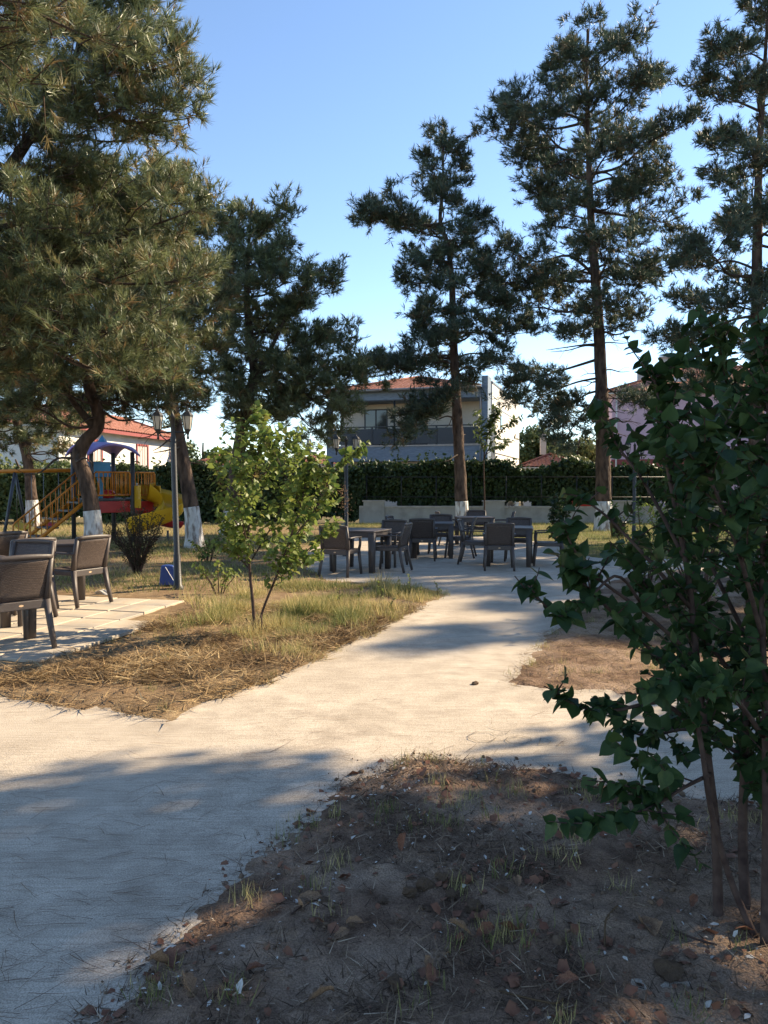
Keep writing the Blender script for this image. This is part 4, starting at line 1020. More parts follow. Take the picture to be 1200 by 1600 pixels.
def make_chair():
    t = empty('armchair')
    # seat height .44, sitter looks towards +y
    MB().slab(lambda u, v, k: ((u - .5) * .47, -.20 + v * .45, .445 - .022 * k - .014 * math.sin(math.pi * v) * math.sin(math.pi * u)), 6, 6).build('seat', M['weave'], t)
    fr = MB(); fr.box(-.25, .25, .22, .255, .375, .435); fr.box(-.25, -.215, -.215, .22, .375, .435); fr.box(.215, .25, -.215, .22, .375, .435)
    fr.build('seat_frame', M['plastic'], t, .008)
    rl = MB().box(-.225, .225, -.25, -.215, .365, .445).build('back_rail', M['plastic'], t, .008)
    em = MB(); em.add([(.022 * math.cos(a * .52), -.2515, .405 + .010 * math.sin(a * .52)) for a in range(12)], [tuple(range(12))]); em.build('emblem', M['emblem'], rl)
    for s in (-1, 1):
        MB().tube([(s * .235, .235, .43), (s * .25, .262, .2), (s * .262, .285, 0)], [.026, .022, .019], 8, square=.75, phase=R(45)).build('leg', M['plastic'], t)
        MB().tube([(s * .235, -.232, .44), (s * .25, -.275, .2), (s * .262, -.325, 0)], [.027, .023, .019], 8, square=.75, phase=R(45)).build('leg', M['plastic'], t)
        ar = MB(); ar.slab(lambda u, v, k: (s * (.262 + .012 * math.sin(math.pi * u)) + (v - .5) * .052, -.27 + u * .53, .655 - .022 * k - .01 * u + .012 * math.sin(u * 3)), 8, 2)
        ar.tube([(s * .262, .235, .64), (s * .255, .25, .52), (s * .24, .238, .42)], [.019, .02, .022], 8, square=.7, phase=R(45))
        ar.build('armrest', M['plastic'], t)
        MB().tube([(s * .235, -.228, .43), (s * .243, -.262, .62), (s * .243, -.318, .84)], [.026, .023, .02], 8, square=.7, phase=R(45)).build('back_post', M['plastic'], t)
    def bk(u, v, k):
        z = .455 + .375 * v; w = .475; x = (u - .5) * w
        y = -.228 - .095 * v ** 1.3 - .028 * (1 - (2 * u - 1) ** 2) * (.4 + .6 * v)
        return (x, y + (-.009 if k else .009), z)
    back = MB().slab(bk, 8, 8).build('backrest', M['weave'], t)
    def tr(u, v, k):
        x = (u - .5) * .51; bow = (1 - (2 * u - 1) ** 2)
        return (x, -.322 - .028 * bow + (-.016 if k else .016), .825 + v * (.030 + .016 * bow))
    MB().slab(tr, 8, 2).build('top_rail', M['plastic'], back)
    return t
def make_table(w=.88, leg=.042):
    t = empty('table'); h = w / 2
    MB().box(-h, h, -h, h, .70, .735).build('tabletop', M['plastic'], t, .01)
    ap = MB(); q = h - .02
    for a in (0, 90, 180, 270):
        Mx = Matrix.Rotation(R(a), 4, 'Z'); ap.box(-q + .08, q - .08, -q, -q + .025, .615, .7, Mx)
    ap.build('apron', M['plastic'], t)
    for sx in (-1, 1):
        for sy in (-1, 1):
            MB().tube([(sx * (q - leg), sy * (q - leg), .7), (sx * (q - leg), sy * (q - leg), 0)], [leg * 1.35, leg * 1.05], 8, square=.95, phase=R(45)).build('leg', M['plastic'], t)
    return t
# y is the seat height offset of the floor the thing stands on
chair0, table0 = make_chair(), make_table()
used = {'c': False, 't': False}
def put(kind, x, y, rz, label, z=.004, group=None):
    src = chair0 if kind == 'c' else table0
    o = src if not used[kind] else copy_tree(src); used[kind] = True
    o.location = (x, y, z); o.rotation_euler = (0, 0, rz)
    tag(o, label, 'chair' if kind == 'c' else 'table', group or ('brown plastic armchairs' if kind == 'c' else 'brown plastic tables'))
    return o
def face(dx, dy): return math.atan2(dy, dx) - math.pi / 2
TZ = .062
# terrace group, left
put('t', -3.98, 7.45, R(43), 'brown table hidden behind the dappled nearest terrace chair', TZ)
put('c', -3.42, 6.98, face(-.74, .67), 'brown armchair with dappled light on its back, nearest on the terrace', TZ)
put('c', -4.02, 8.35, face(-.2, -.98), 'brown armchair facing the hidden table from beyond, right behind the dappled one', TZ)
put('t', -4.42, 10.1, R(24), 'brown table with one sunlit leg at the far edge of the terrace', TZ)
put('c', -3.86, 9.60, face(-.88, .47), 'sunlit brown armchair with its woven back before the one-leg-lit terrace table', TZ)
put('c', -4.32, 9.15, face(-.75, .66), 'brown armchair whose lit back shows between two terrace chairs', TZ)
put('c', -5.25, 10.35, face(-.85, .5), 'half sunlit pale-looking armchair at the outer end of the terrace', TZ)
# forecourt groups
put('t', -.42, 13.90, R(-22), 'brown table next to the leafy sapling on the forecourt')
put('c', -.74, 13.12, face(.35, .94), 'brown armchair with its back to the sapling, partly behind the leaves')
put('c', .12, 13.72, face(-.94, .30), 'brown armchair seen from the side at the table next to the sapling')
put('c', .08, 14.62, face(-.4, -.92), 'brown armchair on the wall side of the table next to the sapling')
put('t', 1.06, 16.45, R(-6), 'brown table in the middle of the forecourt seating')
put('c', .80, 15.78, face(.12, .99), 'brown armchair with its back turned at the middle forecourt table')
put('c', 1.62, 16.35, face(-.97, .2), 'brown armchair on the pine side of the middle forecourt table')
put('c', 1.28, 17.35, face(-.1, -1), 'brown armchair on the wall side of the middle forecourt table')
put('c', .42, 16.75, face(.95, -.3), 'brown armchair on the sapling side of the middle forecourt table')
put('t', 2.28, 19.4, R(4), 'brown table farthest back near the low wall')
put('c', 2.45, 20.25, face(-.05, -1), 'brown armchair between the farthest table and the low wall')
put('c', 2.95, 19.35, face(-1, .1), 'brown armchair at the right of the farthest table')
put('c', 1.68, 19.7, face(1, .1), 'brown armchair between the slender pine and the farthest table')
put('t', 2.42, 14.80, R(-12), 'brown table with a sunlit top edge at the path end of the forecourt')
put('c', 2.10, 14.02, face(.1, .99), 'brown armchair with its back to the path at the sunlit-edged table')
put('c', 1.80, 15.02, face(.97, -.2), 'brown armchair on the middle side of the sunlit-edged table')
put('c', 2.74, 15.62, face(-.2, -.98), 'brown armchair on the wall side of the sunlit-edged table')
put('c', 3.16, 14.72, face(-.98, .15), 'brown armchair on the tallest pine side of the sunlit-edged table')

# ================================================================== LAMP POSTS
M['iron'] = mat('black_iron', (.012, .012, .013), (.022, .021, .022), scale=8, rough=.45, spec=.5, bump=.2, bscale=60)
M['milk'] = mat('lantern_glass', (.55, .52, .45), (.66, .62, .54), scale=6, rough=.25, spec=.5, transl=.45)
M['blue_plastic'] = mat('blue_plastic', (.02, .05, .20), (.035, .075, .27), scale=5, rough=.45, spec=.4)
M['cord'] = mat('white_cord', (.7, .7, .68), rough=.8)
def lathe(mb, prof, c, n=12, smooth=True):
    V = [(c[0] + r * math.cos(2 * math.pi * j / n), c[1] + r * math.sin(2 * math.pi * j / n), c[2] + z) for r, z in prof for j in range(n)]
    Fs = [(i * n + j, i * n + (j + 1) % n, (i + 1) * n + (j + 1) % n, (i + 1) * n + j) for i in range(len(prof) - 1) for j in range(n)]
    mb.add(V, Fs, smooth); return mb
def make_lamp(H=2.55, arm=.21, z=.05):
    t = empty('lamp_post')
    mb = MB(); lathe(mb, [(.085, -.02), (.085, .03), (.06, .06), (.05, .5), (.042, .52), (.042, H - .35), (.03, H - .3), (.03, H - .05), (.04, H - .04), (.012, H + .02), (.0, H + .06)], (0, 0, 0), 14); mb.build('post', M['iron'], t)
    arms = MB(); arms.tube([(-arm, 0, H - .26), (arm, 0, H - .26)], .013, 8)
    for s in (-1, 1): arms.tube(smooth_path([(s * .02, 0, H - .40), (s * arm * .55, 0, H - .36), (s * arm * .9, 0, H - .27)], 5), .009, 7)
    arms.build('cross_arm', M['iron'], t)
    for s in (-1, 1):
        e = empty('lantern', (s * arm, 0, H - .27), 0, t)
        g = MB(); lathe(g, [(.045, .05), (.075, .24)], (0, 0, 0), 6, False); 
        g.add([(.045 * math.cos(R(60 * j)), .045 * math.sin(R(60 * j)), .05) for j in range(6)], [tuple(range(6))]); g.build('lantern_glass', M['milk'], e)
        f = MB(); lathe(f, [(0, -.10), (.02, -.08), (.012, -.04), (.022, 0), (.03, .02), (.05, .045), (.05, .055), (.0, .055)], (0, 0, 0), 12)
        lathe(f, [(.0, .24), (.088, .24), (.088, .255), (.06, .29), (.03, .315), (.018, .33), (.018, .35), (.006, .36), (0, .40)], (0, 0, 0), 6, False)
        for j in range(6): f.tube([(.046 * math.cos(R(60 * j)), .046 * math.sin(R(60 * j)), .05), (.077 * math.cos(R(60 * j)), .077 * math.sin(R(60 * j)), .24)], .006, 5)
        f.build('lantern_frame', M['iron'], e)
    return t
lamp = make_lamp(); lp = G(278, 922); lamp.location = (lp.x, lp.y, .02); lamp.rotation_euler = (R(.3), R(-1.2), R(12)); tag(lamp, 'slim black double lantern lamp post standing by the terrace', 'lamp post', 'double lantern lamp posts')
for px, y, rz, lab in ((541, 16.6, 5, 'black double lantern lamp post in front of the grey balcony house'), (991, 19.0, 20, 'black double lantern lamp post behind the near lilac before the pink house')):
    o = copy_tree(lamp); o.location = (at_px(px, y), y, 0); o.rotation_euler = (0, 0, R(rz)); tag(o, lab)
# blue canister by the lamp
bl = G(262, 918); can = empty('blue_canister', (bl.x, bl.y, .03), R(15))
mb = MB()
mb.slab(lambda u, v, k: ((u - .5) * (.25 - .07 * v), .11 - .03 * v - .20 * (1 if k else 0) * (1 - .2 * v), .30 * v + .012 * math.sin(u * 3.1) ), 6, 6); mb.build('body', M['blue_plastic'], can, .015)
MB().tube([(-.03, -.095, .29), (.02, -.1, .2), (.09, -.115, .08), (.13, -.12, .02)], .005, 5).build('cord', M['cord'], can)
tag(can, 'blue plastic canister with a white cord at the lamp post foot', 'canister')
g = G(160, 933); mb = MB(); mb.slab(lambda u, v, k: (g.x + (u - .5) * .16 + .03 * math.sin(9 * v), g.y + (v - .5) * .12, .07 + .035 * math.sin(u * 5) * math.sin(v * 7 + 1) - .006 * k), 8, 8); tag(mb.build('crumpled_paper', M['flake']), 'crumpled white paper in the grass behind the terrace', 'paper')

# ================================================================== LOW WALL
M['plaster'] = mat('white_plaster', (.27, .255, .23), (.40, .38, .345), scale=3, rough=.95, bump=.5, bscale=30, c3=(.36, .34, .31), scale3=2.2, spec=.1)
M['cap'] = mat('wall_cap', (.33, .30, .265), (.45, .41, .365), scale=5, rough=.95, bump=.4, bscale=40, spec=.1)
wl = empty('garden_wall', (-1, 31, 0), math.atan2(-.55, 14.5))
box('wall_body', M['plaster'], wl, 0, 15, -.10, .10, -.05, .62)
for i in range(10): box('cap_stone', M['cap'], wl, i * 1.5 + .005, i * 1.5 + 1.495, -.15, .15, .62, .69, bevel=.008)
for x in (.6, 5.4, 10.4):
    pl = box('pillar', M['plaster'], wl, x - .42, x + .42, -.17, .17, -.05, .86); box('pillar_cap', M['cap'], pl, x - .46, x + .46, -.21, .21, .86, .92, bevel=.01)
for i in range(11):
    MB().tube([(i * 1.4 + .3, .02, .6), (i * 1.4 + .3, .02, 1.9)], .02, 6).build('fence_post', M['iron'], wl)
for z in (1.05, 1.85): MB().tube([(.1, .02, z), (14.9, .02, z)], .014, 5).build('fence_rail', M['iron'], wl)
tag(wl, 'low white plastered wall with grey cap stones under the hedge', 'wall')
M['red'] = mat('red_plastic', (.40, .02, .02), (.50, .035, .03), scale=5, rough=.4, spec=.45)
rp = P(915, 785, 30.5); pb = empty('flower_box', (rp.x, 30.62, .69)); mb = MB()
mb.slab(lambda u, v, k: ((u - .5) * (.9 + .1 * v), (.13 + .02 * v) * (-1 if k else 1), .2 * v), 2, 2); mb.build('tray', M['red'], pb, .01); tag(pb, 'red flower box standing on the wall by the tallest pine', 'flower box')
bn = G(965, 842); bb = empty('waste_bin', (bn.x, bn.y, 0)); mb = MB(); lathe(mb, [(0, .0), (.17, .0), (.23, .45), (.25, .47), (.23, .50), (.20, .5), (.16, .05), (0, .05)], (0, 0, 0), 18); mb.build('bucket', M['iron'], bb)
MB().tube(smooth_path([(-.23, 0, .47), (-.16, 0, .66), (.16, 0, .66), (.23, 0, .47)], 5), .008, 6).build('handle', M['iron'], bb); tag(bb, 'black bin on the grass right of the thickest white trunk foot', 'bin')

# ================================================================== PLAYGROUND
M['orange'] = mat('orange_paint', (.52, .17, .012), (.64, .23, .02), scale=6, rough=.4, spec=.45)
M['yellow'] = mat('yellow_plastic', (.62, .34, .01), (.72, .42, .02), scale=4, rough=.35, spec=.5)
M['purple'] = mat('purple_plastic', (.25, .18, .47), (.32, .24, .56), scale=5, rough=.45, spec=.4)
M['skyblue'] = mat('light_blue_plastic', (.06, .25, .48), (.09, .32, .56), scale=5, rough=.45, spec=.4)
M['steel'] = mat('grey_post', (.05, .05, .055), (.085, .085, .09), scale=5, rough=.5, spec=.4, metal=.2)
pgx, pgy = at_px(160, 19.7), 19.75
pg = empty('playground_tower', (pgx, pgy, 0), R(45))
hs = .54; DK = 1.2
for sx in (-1, 1):
    for sy in (-1, 1): MB().tube([(sx * hs, sy * hs, -.05), (sx * hs, sy * hs, 2.38)], .055, 12).build('post', M['steel'], pg)
box('deck', M['steel'], pg, -hs, hs, -hs, hs, DK - .06, DK, bevel=.01)
def canopy(u, v, k):
    x, y = (u - .5) * 2, (v - .5) * 2
    m, n_ = max(abs(x), abs(y)), min(abs(x), abs(y))
    z = 2.30 + .34 * (1 - m * m) + .26 * (1 - (n_ / max(m, .01)) ** 2) * m ** 2
    return (x * .68, y * .68, z - .05 * k)
cn = MB().slab(canopy, 20, 20).build('canopy', M['purple'], pg)
mb = MB(); lathe(mb, [(.17, 2.60), (.10, 2.69), (.0, 2.82)], (0, 0, 0), 4, False); mb.build('peak', M['skyblue'], cn)
def railing(pts0, pts1, h, nbar, parent, name='railing', lo=.08):
    p0, p1 = Vector(pts0), Vector(pts1)
    mb = MB(); up = Vector((0, 0, h)); 
    mb.tube([p0 + Vector((0, 0, lo)), p0 + up * .93, p0.lerp(p1, .04) + up, p0.lerp(p1, .96) + up, p1 + up * .93, p1 + Vector((0, 0, lo))], .022, 8); mb.tube([p0 + Vector((0, 0, lo)), p1 + Vector((0, 0, lo))], .02, 8)
    r = mb.build(name, M['orange'], parent)
    bm = None
    for i in range(1, nbar):
        q = p0.lerp(p1, i / nbar); bm = bm or MB().tube([(0, 0, lo), (0, 0, h)], .014, 6).mesh('bar', M['orange']); o = link('bar', bm, r); o.location = q
# local axes: -y side faces right-front (rotated 45deg): sides
railing((-hs + .07, -hs, DK), (hs - .07, -hs, DK), .66, 8, pg)                   # towards front right
railing((hs, hs - .07, DK), (hs, -hs + .07, DK), .66, 8, pg)
railing((-hs + .07, hs, DK), (hs - .07, hs, DK), .66, 8, pg)
# side bay to the slide
bay = box('slide_bay', M['steel'], pg, hs, hs + .62, -hs, .0, DK - .06, DK)
railing((hs + .06, -hs, DK), (hs + .62, -hs + .0, DK), .66, 6, pg)
railing((hs + .62, -hs + .05, DK), (hs + .62, 0, DK), .66, 5, pg)
box('play_panel', M['red'], pg, -hs + .08, hs - .08, -hs - .012, -hs + .012, DK - .36, DK - .07, bevel=.01)
box('play_panel', M['red'], pg, hs - .01, hs + .6, -hs - .02, -hs + .012, DK - .34, DK - .08, bevel=.01)
mb = MB(); lathe(mb, [(0, 0), (.17, .02), (.19, .12), (.15, .2), (0, .22)], (-.05, -.35, DK + .0), 14); mb.build('play_wheel', M['red'], pg)
mb = MB(); mb.slab(lambda u, v, k: (-.28 + (u - .5) * .10 + .05 * math.sin(v * 4), -.44 - .02 * k, DK + v * .52), 3, 10); mb.build('blue_figure', M['skyblue'], pg)
box('back_panel', M['skyblue'], pg, -hs + .08, hs - .08, hs - .03, hs - .01, DK + .55, DK + .95, bevel=.02)
# stairs towards local -x (front left)
SL = 1.5
for i in range(6):
    f = (i + .5) / 6; box('step', M['steel'], pg, -hs - SL * (1 - f) - .13, -hs - SL * (1 - f) + .13, -.36, .36, DK * f - .02, DK * f + .02)
for s in (-1, 1):
    p0, p1 = Vector((-hs - SL - .05, s * .38, .0)), Vector((-hs, s * .38, DK))
    st = MB(); st.tube([p0, p1], .045, 6, square=.8, asp=.6); stn = st.build('stringer', M['orange'], pg)
    rl = MB(); rl.tube([p0 + Vector((0, 0, .02)), p0 + Vector((0, 0, .55)), p0 + Vector((.05, 0, .62)), p1 + Vector((0, 0, .66))], .022, 8); rr_ = rl.build('stair_rail', M['orange'], pg)
    bm = MB().tube([(0, 0, 0), (0, 0, .62)], .013, 6).mesh('bar', M['orange'])
    for i in range(1, 12):
        o = link('bar', bm, rr_); o.location = p0.lerp(p1, i / 12)
# yellow slide: entry box and a turning trough
def trough(path, widths, h, m, name, parent, th=.02):
    n = len(path)
    mb = MB()
    def fn(u, v, k):
        i = min(int(u * (n - 1) + 1e-6), n - 1); p = path[i]
        t = (path[min(i + 1, n - 1)] - path[max(i - 1, 0)]); t.z = 0; t.normalize(); s = Vector((-t.y, t.x, 0))
        a = (v - .5) * 2; w = widths * .5
        return tuple(p + s * (a * w) + Vector((0, 0, h * abs(a) ** 3 - (th if k else 0))))
    mb.slab(fn, n - 1, 14); return mb.build(name, m, parent)
cx, cy, rs = hs + .35, -hs - .75, .52
path = [Vector((hs + .31, -hs - .02 - .0, DK))]
for i in range(0, 25):
    a = R(90 - i * 11.0); path.append(Vector((cx + .0 + rs * math.cos(a) - .04, cy + rs * math.sin(a) + .22, DK - .02 - .036 * i)))
trough(path, .62, .40, M['yellow'], 'spiral_slide', pg)
en = MB(); en.box(hs + .02, hs + .05, -hs - .35, -hs - .02, DK - .25, DK + .32); en.box(hs + .57, hs + .60, -hs - .35, -hs - .02, DK - .25, DK + .32); en.build('slide_entry', M['yellow'], pg, .01)
# red chute to the right
red_path = [Vector((hs + .05 + .12 * i, -.25 + .02 * i, .98 - .09 * i + .0032 * i * i)) for i in range(14)]
trough(red_path, .5, .18, M['red'], 'red_chute', pg)
MB().tube([(hs + 1.2, -.15, -.05), (hs + 1.2, -.15, .30)], .03, 8).build('chute_leg', M['steel'], pg)
tag(pg, 'playground tower with purple canopy, orange railings, stairs and yellow slide', 'playground')
# swings
M['chain'] = mat('chain', (.16, .16, .16), rough=.4, metal=.7)
sw = empty('swing_set', (0, 0, 0)); ysw = 20.5
zb = P(60, 738, ysw).z
xl, xr = at_px(-90, ysw), at_px(118, ysw)
MB().tube([(xl, ysw, zb), (xr, ysw + .0, zb + .06)], .052, 12).build('beam', M['orange'], sw)
for x in (at_px(24, ysw), xl):
    for dy in (-.75, .75): MB().tube([(x, ysw + dy, -.05), (x + .0, ysw, zb)], .04, 10).build('leg', M['steel'], sw)
for x, c in ((at_px(38, ysw), 'yellow'), (at_px(80, ysw), 'red')):
    s = MB(); s.slab(lambda u, v, k: (x + (u - .5) * .46, ysw + (v - .5) * .26, .38 + .10 * abs(2 * u - 1) ** 2 + (.14 * (v ** 2)) - .04 * k), 8, 6)
    so = s.build('swing_seat', M[c], sw)
    for sx in (-1, 1): MB().tube([(x + sx * .2, ysw, .45), (x + sx * .2, ysw, zb)], .008, 5).build('chain', M['chain'], so)
tag(sw, 'swing set with an orange beam and two plastic seats', 'swing')

# ================================================================== HOUSES
def tile_mat():
    m = mat('roof_tile', (.25, .105, .075), (.36, .175, .125), scale=5, rough=.85, spec=.15, c3=(.22, .085, .05), scale3=9); return m
M['tile'] = tile_mat()
M['stone'] = mat('blue_grey_cladding', (.12, .155, .20), (.19, .235, .29), scale=7, rough=.75, spec=.25, bump=.5, bscale=18, stretch=(.6, .6, 4))
M['cream'] = mat('cream_render', (.50, .45, .38), (.56, .51, .44), scale=2, rough=.9, spec=.15)
M['white_wall'] = mat('white_render', (.62, .60, .55), (.70, .68, .63), scale=1.5, rough=.9, spec=.15, bump=.2, bscale=25)
M['pink'] = mat('pink_render', (.55, .38, .44), (.62, .44, .50), scale=1.5, rough=.9, spec=.15)
M['dark_frame'] = mat('dark_frame', (.02, .023, .03), (.03, .033, .04), scale=5, rough=.4)
M['pane'] = glass_mat('window_glass')
M['smoked'] = mat('smoked_glass', (.03, .036, .048), rough=.3, spec=.25)
M['curtain'] = mat('curtain', (.55, .53, .50), (.63, .61, .58), scale=9, rough=.9, stretch=(6, 6, .2))
M['red_frame'] = mat('red_brown_frame', (.22, .05, .045), (.28, .07, .06), scale=8, rough=.6)
M['gutter'] = mat('gutter', (.20, .20, .20), rough=.5, metal=.3)
M['chim'] = mat('chimney_render', (.42, .40, .38), (.5, .48, .45), scale=3, rough=.9)
def hip_roof(name, parent, x0, x1, y0, y1, z, slope, tile=.28, row=.36, res=.085, ridge_axis=None):
    xs = np.arange(x0, x1 + res * .5, res); ys = np.arange(y0, y1 + res * .5, res)
    X, Y = np.meshgrid(xs, ys)
    e = np.stack([X - x0, x1 - X, Y - y0, y1 - Y]); k = e.argmin(0); d = e.min(0)
    along = np.where(k < 2, Y, X)
    Z = z + slope * d + .06 * np.abs(np.sin(np.pi * along / tile)) - .06 * ((d / row) % 1.0)
    idx = np.arange(X.size).reshape(X.shape)
    Q = np.stack([idx[:-1, :-1], idx[:-1, 1:], idx[1:, 1:], idx[1:, :-1]], -1).reshape(-1, 4)
    o = bulk(name, np.stack([X, Y, Z], -1).reshape(-1, 3), Q, M['tile'], parent)
    rg = MB(); w, l = (x1 - x0) / 2, (y1 - y0) / 2; hh = min(w, l); zt = z + slope * hh + .04
    if w > l: a, b = (x0 + hh, y0 + hh, zt), (x1 - hh, y0 + hh, zt)
    else: a, b = (x0 + hh, y0 + hh, zt), (x0 + hh, y1 - hh, zt)
    rg.tube([a, b], .09, 8)
    for cpt in ((x0, y0), (x1, y0), (x0, y1), (x1, y1)):
        t = min((a, b), key=lambda q: (q[0] - cpt[0]) ** 2 + (q[1] - cpt[1]) ** 2); rg.tube([(cpt[0], cpt[1], z + .05), t], .08, 8)
    rg.build('ridge_tiles', M['tile'], o)
    box('soffit', M['stone'] if name == 'villa_roof' else M['white_wall'], o, x0 + .08, x1 - .08, y0 + .08, y1 - .08, z - .10, z - .03)
    return o
def window(parent, x0, x1, z0, z1, y, fm='dark_frame', pane='pane', mull=1, bars=0, d=-1, fw=.07):
    f = MB(); f.box(x0, x1, y - .05, y + .03, z0, z0 + fw); f.box(x0, x1, y - .05, y + .03, z1 - fw, z1)
    for i in range(mull + 1):
        c = x0 + fw / 2 + (x1 - x0 - fw) * i / mull; f.box(c - fw / 2, c + fw / 2, y - .045, y + .03, z0 + fw, z1 - fw)
    w = f.build('window', M[fm], parent)
    for i in range(mull):
        a = x0 + fw + (x1 - x0 - fw) * i / mull; b = x0 + (x1 - x0 - fw) * (i + 1) / mull
        box('pane', M[pane], w, a, b, y - .01, y + .005, z0 + fw, z1 - fw)
    for i in range(bars):
        c = x0 + (x1 - x0) * (i + 1) / (bars + 1); MB().tube([(c, y - .07, z0), (c, y - .07, z1)], .018, 5).build('window_bar', M['red_frame'], w)
    return w

# ---- grey villa with balcony: local x to the left end negative; front is y=0, depth +y
vx, vy = at_px(762, 44), 44.0
V_ = empty('villa', (vx, vy, 0), R(-17))
Wd, Dp = 9.6, 13.5
bal = 1.7
box('ground_wall', M['cream'], V_, -Wd, -.35, 1.0, Dp, -.1, 2.95)
box('balcony_band', M['stone'], V_, -Wd, -.36, -.05, 1.3, 2.93, 3.80)
box('balcony_floor', M['cap'], V_, -Wd - .04, -.36, -.10, bal, 3.80, 3.88)
box('upper_wall', M['cream'], V_, -Wd, -.36, bal, Dp, 3.88, 6.5)
box('fascia', M['stone'], V_, -Wd - .02, -.36, -.06, Dp, 6.5, 7.08)
box('trim_line', M['dark_frame'], V_, -Wd + .1, -.4, bal - .03, bal - .002, 5.08, 5.13)
box('trim_line', M['dark_frame'], V_, -Wd - .02, -.4, -.075, -.062, 6.5, 6.56)
# left end post and right fin wall
box('corner_post', M['stone'], V_, -Wd - .25, -Wd - .001, -.06, .45, -.1, 6.5)
sd_w = MB(); sd_w.box(-.35, .0, -.12, 1.1, -.1, 7.75); sd_w.build('front_fin', M['stone'], V_)
sw_ = MB(); sw_.box(-.25, .06, 2.4, Dp + .3, -.1, 7.45); sw_.box(-.25, .06, 1.1, 2.4, -.1, 2.9); sw_.box(-.25, .06, 1.1, 2.4, 6.2, 7.6); sw_.build('side_wall', M['white_wall'], V_)
box('parapet_cap', M['stone'], V_, -.30, .10, 1.1, Dp + .35, 7.45, 7.56)
box('side_trim', M['stone'], V_, .06, .075, 1.1, Dp + .3, 6.15, 6.22)
box('side_trim', M['dark_frame'], V_, .06, .07, 2.4, Dp + .3, 3.4, 3.46)
sidew = MB(); sidew.box(.062, .09, 4.2, 5.0, 5.0, 5.9); swn = sidew.build('window', M['dark_frame'], V_); box('pane', M['pane'], swn, .09, .095, 4.28, 4.92, 5.08, 5.82)
# balustrade
nb_ = 7; bx0, bx1 = -Wd + .02, -.38
bl_ = empty('balustrade', (0, 0, 0), 0, V_)
for i in range(nb_):
    a = bx0 + (bx1 - bx0) * i / nb_; b = bx0 + (bx1 - bx0) * (i + 1) / nb_
    box('glass_panel', M['smoked'], bl_, a + .05, b - .05, -.035, -.02, 3.94, 4.86)
    box('baluster_post', M['dark_frame'], bl_, b - .05, b + .05, -.06, .0, 3.88, 4.95)
rail = box('handrail', M['dark_frame'], bl_, bx0, bx1, -.07, .01, 4.95, 5.01)
MB().tube([(-Wd * .58, -.0, 3.88), (-Wd * .58, -.0, 6.5)], .055, 8).build('balcony_pole', M['dark_frame'], V_)
# doors and windows upstairs
window(V_, -Wd + 1.6, -Wd + 3.1, 4.1, 6.2, bal - .01, mull=2, pane='pane')
dr = box('door', M['dark_frame'], V_, -5.35, -3.95, bal - .05, bal - .001, 3.88, 6.05); box('door_pane', M['pane'], dr, -5.05, -4.1, bal - .065, bal - .05, 4.05, 5.95)
window(V_, -3.2, -1.4, 4.3, 4.9, bal - .01, mull=2, pane='curtain')
# ground floor
window(V_, -8.6, -6.7, 1.2, 2.7, .99, mull=2); window(V_, -5.4, -3.0, .9, 2.35, .99, mull=3)
lamp_ = MB(); lamp_.box(-4.55, -4.05, .90, .99, 2.42, 2.62); lamp_.build('wall_lamp', M['cap'], V_)
MB().tube([(-.42, -.16, 7.0), (-.42, -.16, .2)], .045, 8).build('downpipe', M['gutter'], V_)
rf = hip_roof('villa_roof', V_, -Wd - .5, -.36, -.45, Dp + .4, 7.12, .27)
MB().tube([(-Wd - .5, -.5, 7.10), (-.36, -.5, 7.10)], .07, 8).build('gutter', M['gutter'], rf)
tag(V_, 'two storey villa with red tiled roof, glass balcony and blue grey cladding', 'house')
# things on the balcony
def local(x, y, z): return V_.matrix_basis @ Vector((x, y, z)) if False else Vector((vx + x * math.cos(R(-17)) - y * math.sin(R(-17)), vy + x * math.sin(R(-17)) + y * math.cos(R(-17)), z))
M['red_cloth'] = mat('dark_red_cloth', (.14, .03, .025), (.20, .05, .04), scale=14, rough=.9)
tb = empty('balcony_table', local(-7.3, .9, 3.88), R(-17))
MB().slab(lambda u, v, k: ((u - .5) * 1.5, (v - .5) * .8, .74 - .02 * k - (.25 if u in (0, 1) or v in (0, 1) else 0) * .9), 10, 8).build('cloth', M['red_cloth'], tb)
for sx in (-1, 1):
    for sy in (-1, 1): MB().tube([(sx * .62, sy * .3, 0), (sx * .62, sy * .3, .7)], .025, 6).build('leg', M['dark_frame'], tb)
tag(tb, 'table with a dark red cloth on the villa balcony', 'table')
for i, x in enumerate((-8.5, -6.1)):
    o = copy_tree(chair0); p = local(x, .8, 3.88); o.location = p; o.rotation_euler = (0, 0, R(-17) + (-1.57 if i == 0 else 1.57)); tag(o, ('dark chair left of the red clothed balcony table', 'dark chair right of the red clothed balcony table')[i], 'chair', 'balcony chairs')
pp = local(-4.9, .55, 3.88); 
pot = empty('potted_plant', pp); mb = MB(); lathe(mb, [(0, 0), (.13, 0), (.18, .3), (.16, .3), (0, .27)], (0, 0, 0), 14); mb.build('pot', M['dark_frame'], pot)
nn = np.random.default_rng(5); q = nn.normal(0, .2, (260, 3)) * [1, 1, 1.6] + [0, 0, .75]
leaves_mesh('foliage', q, q - [0, 0, .7], .14, 'hedge', pot, 7); MB().tube([(0, 0, .25), (0, 0, .8)], .02, 6).build('stem', M['twig'], pot); tag(pot, 'bushy potted plant beside the balcony door', 'plant')

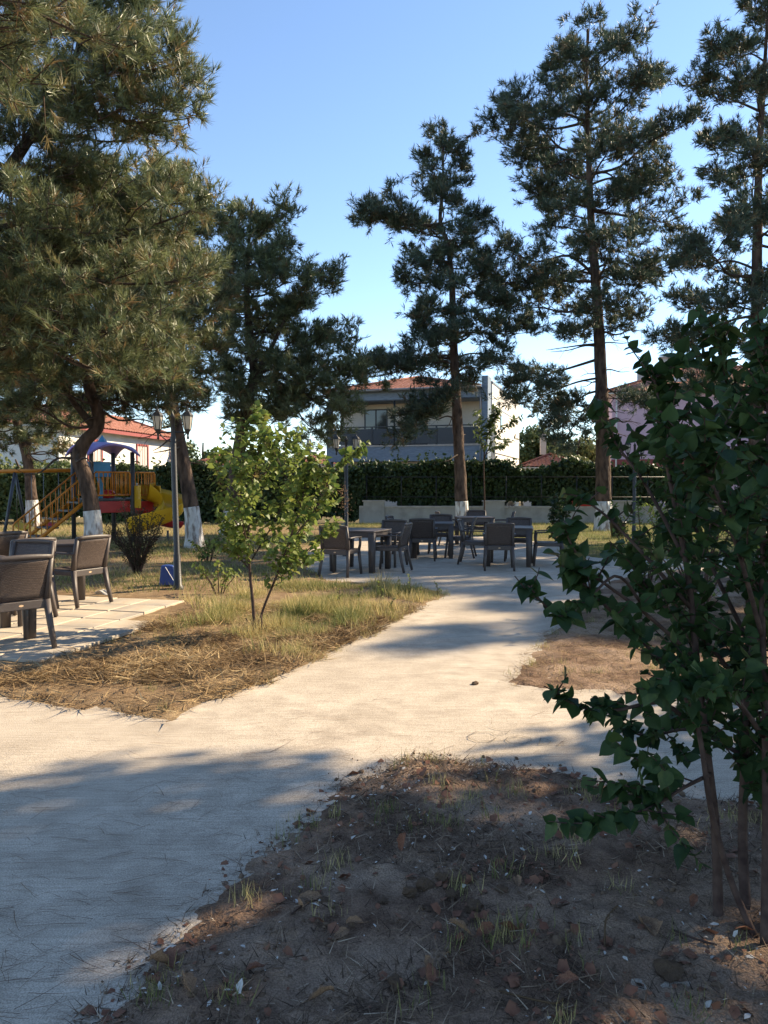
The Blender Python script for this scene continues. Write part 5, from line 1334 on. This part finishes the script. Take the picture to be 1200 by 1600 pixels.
# ---- white house at the left
H = empty('white_house', (at_px(270, 48), 48, 0), R(80))
box('wall', M['white_wall'], H, -12, 0, 0, 4, -.1, 4.3)
window(H, -4.6, -3.2, 2.35, 3.85, -.01, 'red_frame', 'curtain', mull=1, bars=4, fw=.1)
window(H, -9.6, -8.2, 2.35, 3.85, -.01, 'red_frame', 'curtain', mull=1, bars=4, fw=.1)
MB().tube([(-.35, -.08, 4.2), (-.35, -.08, .2)], .05, 8).build('downpipe', M['red_frame'], H)
hip_roof('roof', H, -12.5, .5, -.5, 4.5, 4.4, .42)
box('eave_board', M['red_frame'], H, -12.45, .45, -.48, -.44, 4.2, 4.38)
tag(H, 'sunlit white house with red roof behind the playground', 'house')
# ---- pink house
K = empty('pink_house', (at_px(955, 46), 46, 0), R(-14))
box('wall', M['pink'], K, 0, 13, 0, 9, -.1, 6.9)
box('plinth_band', M['red_frame'], K, -.02, 13.02, -.03, -.005, 2.6, 3.05)
for x in (5.2, 9.5): window(K, x, x + 1.4, 4.2, 5.8, -.01, 'white_wall', 'pane', mull=2)
box('porch_roof', M['red_frame'], K, 4.6, 9.5, -1.8, -.01, 3.35, 3.55)
rk = hip_roof('roof', K, -.5, 13.5, -.5, 9.5, 7.0, .38)
box('chimney', M['chim'], rk, 2.9, 3.5, 1.9, 2.5, 7.4, 9.25); box('chimney_cap', M['cap'], rk, 2.8, 3.6, 1.8, 2.6, 9.25, 9.35)
box('chimney', M['chim'], rk, 1.6, 2.0, 2.5, 2.9, 7.4, 8.6)
MB().slab(lambda u, v, k: (3.9 + .35 * (u - .5) * 2, .9 + .12 * k, 7.9 + .35 * (v - .5) * 1.4), 6, 6).build('satellite_dish', M['white_wall'], rk)
MB().tube([(.25, -.08, 6.9), (.25, -.08, .2)], .05, 8).build('downpipe', M['white_wall'], K)
tag(K, 'pale pink house with red tiled roof and chimney at the right', 'house')
# ---- low red roofs
def low_house(label, px, y, w, d, zw, rz, sl=.45, wall='white_wall', chim=True):
    o = empty('low_house', (at_px(px, y), y, 0), R(rz)); box('wall', M[wall], o, -w / 2, w / 2, 0, d, -.1, zw)
    r = hip_roof('roof', o, -w / 2 - .4, w / 2 + .4, -.4, d + .4, zw + .1, sl)
    if chim: box('chimney', M['chim'], r, -.6, -.2, d * .5, d * .5 + .4, zw + 1, zw + 2.4)
    tag(o, label, 'house')
low_house('low house with a red tiled roof behind the hedge beside the villa', 862, 50, 3.6, 5, 2.6, -8, .4)
low_house('small red roofed house showing left of the villa', 495, 66, 3.6, 6, 3.2, 10, .4)
low_house('low brown roofed shed between the white house and forked pine', 350, 46, 3.2, 4, 2.6, 5, .35, 'cream', False)
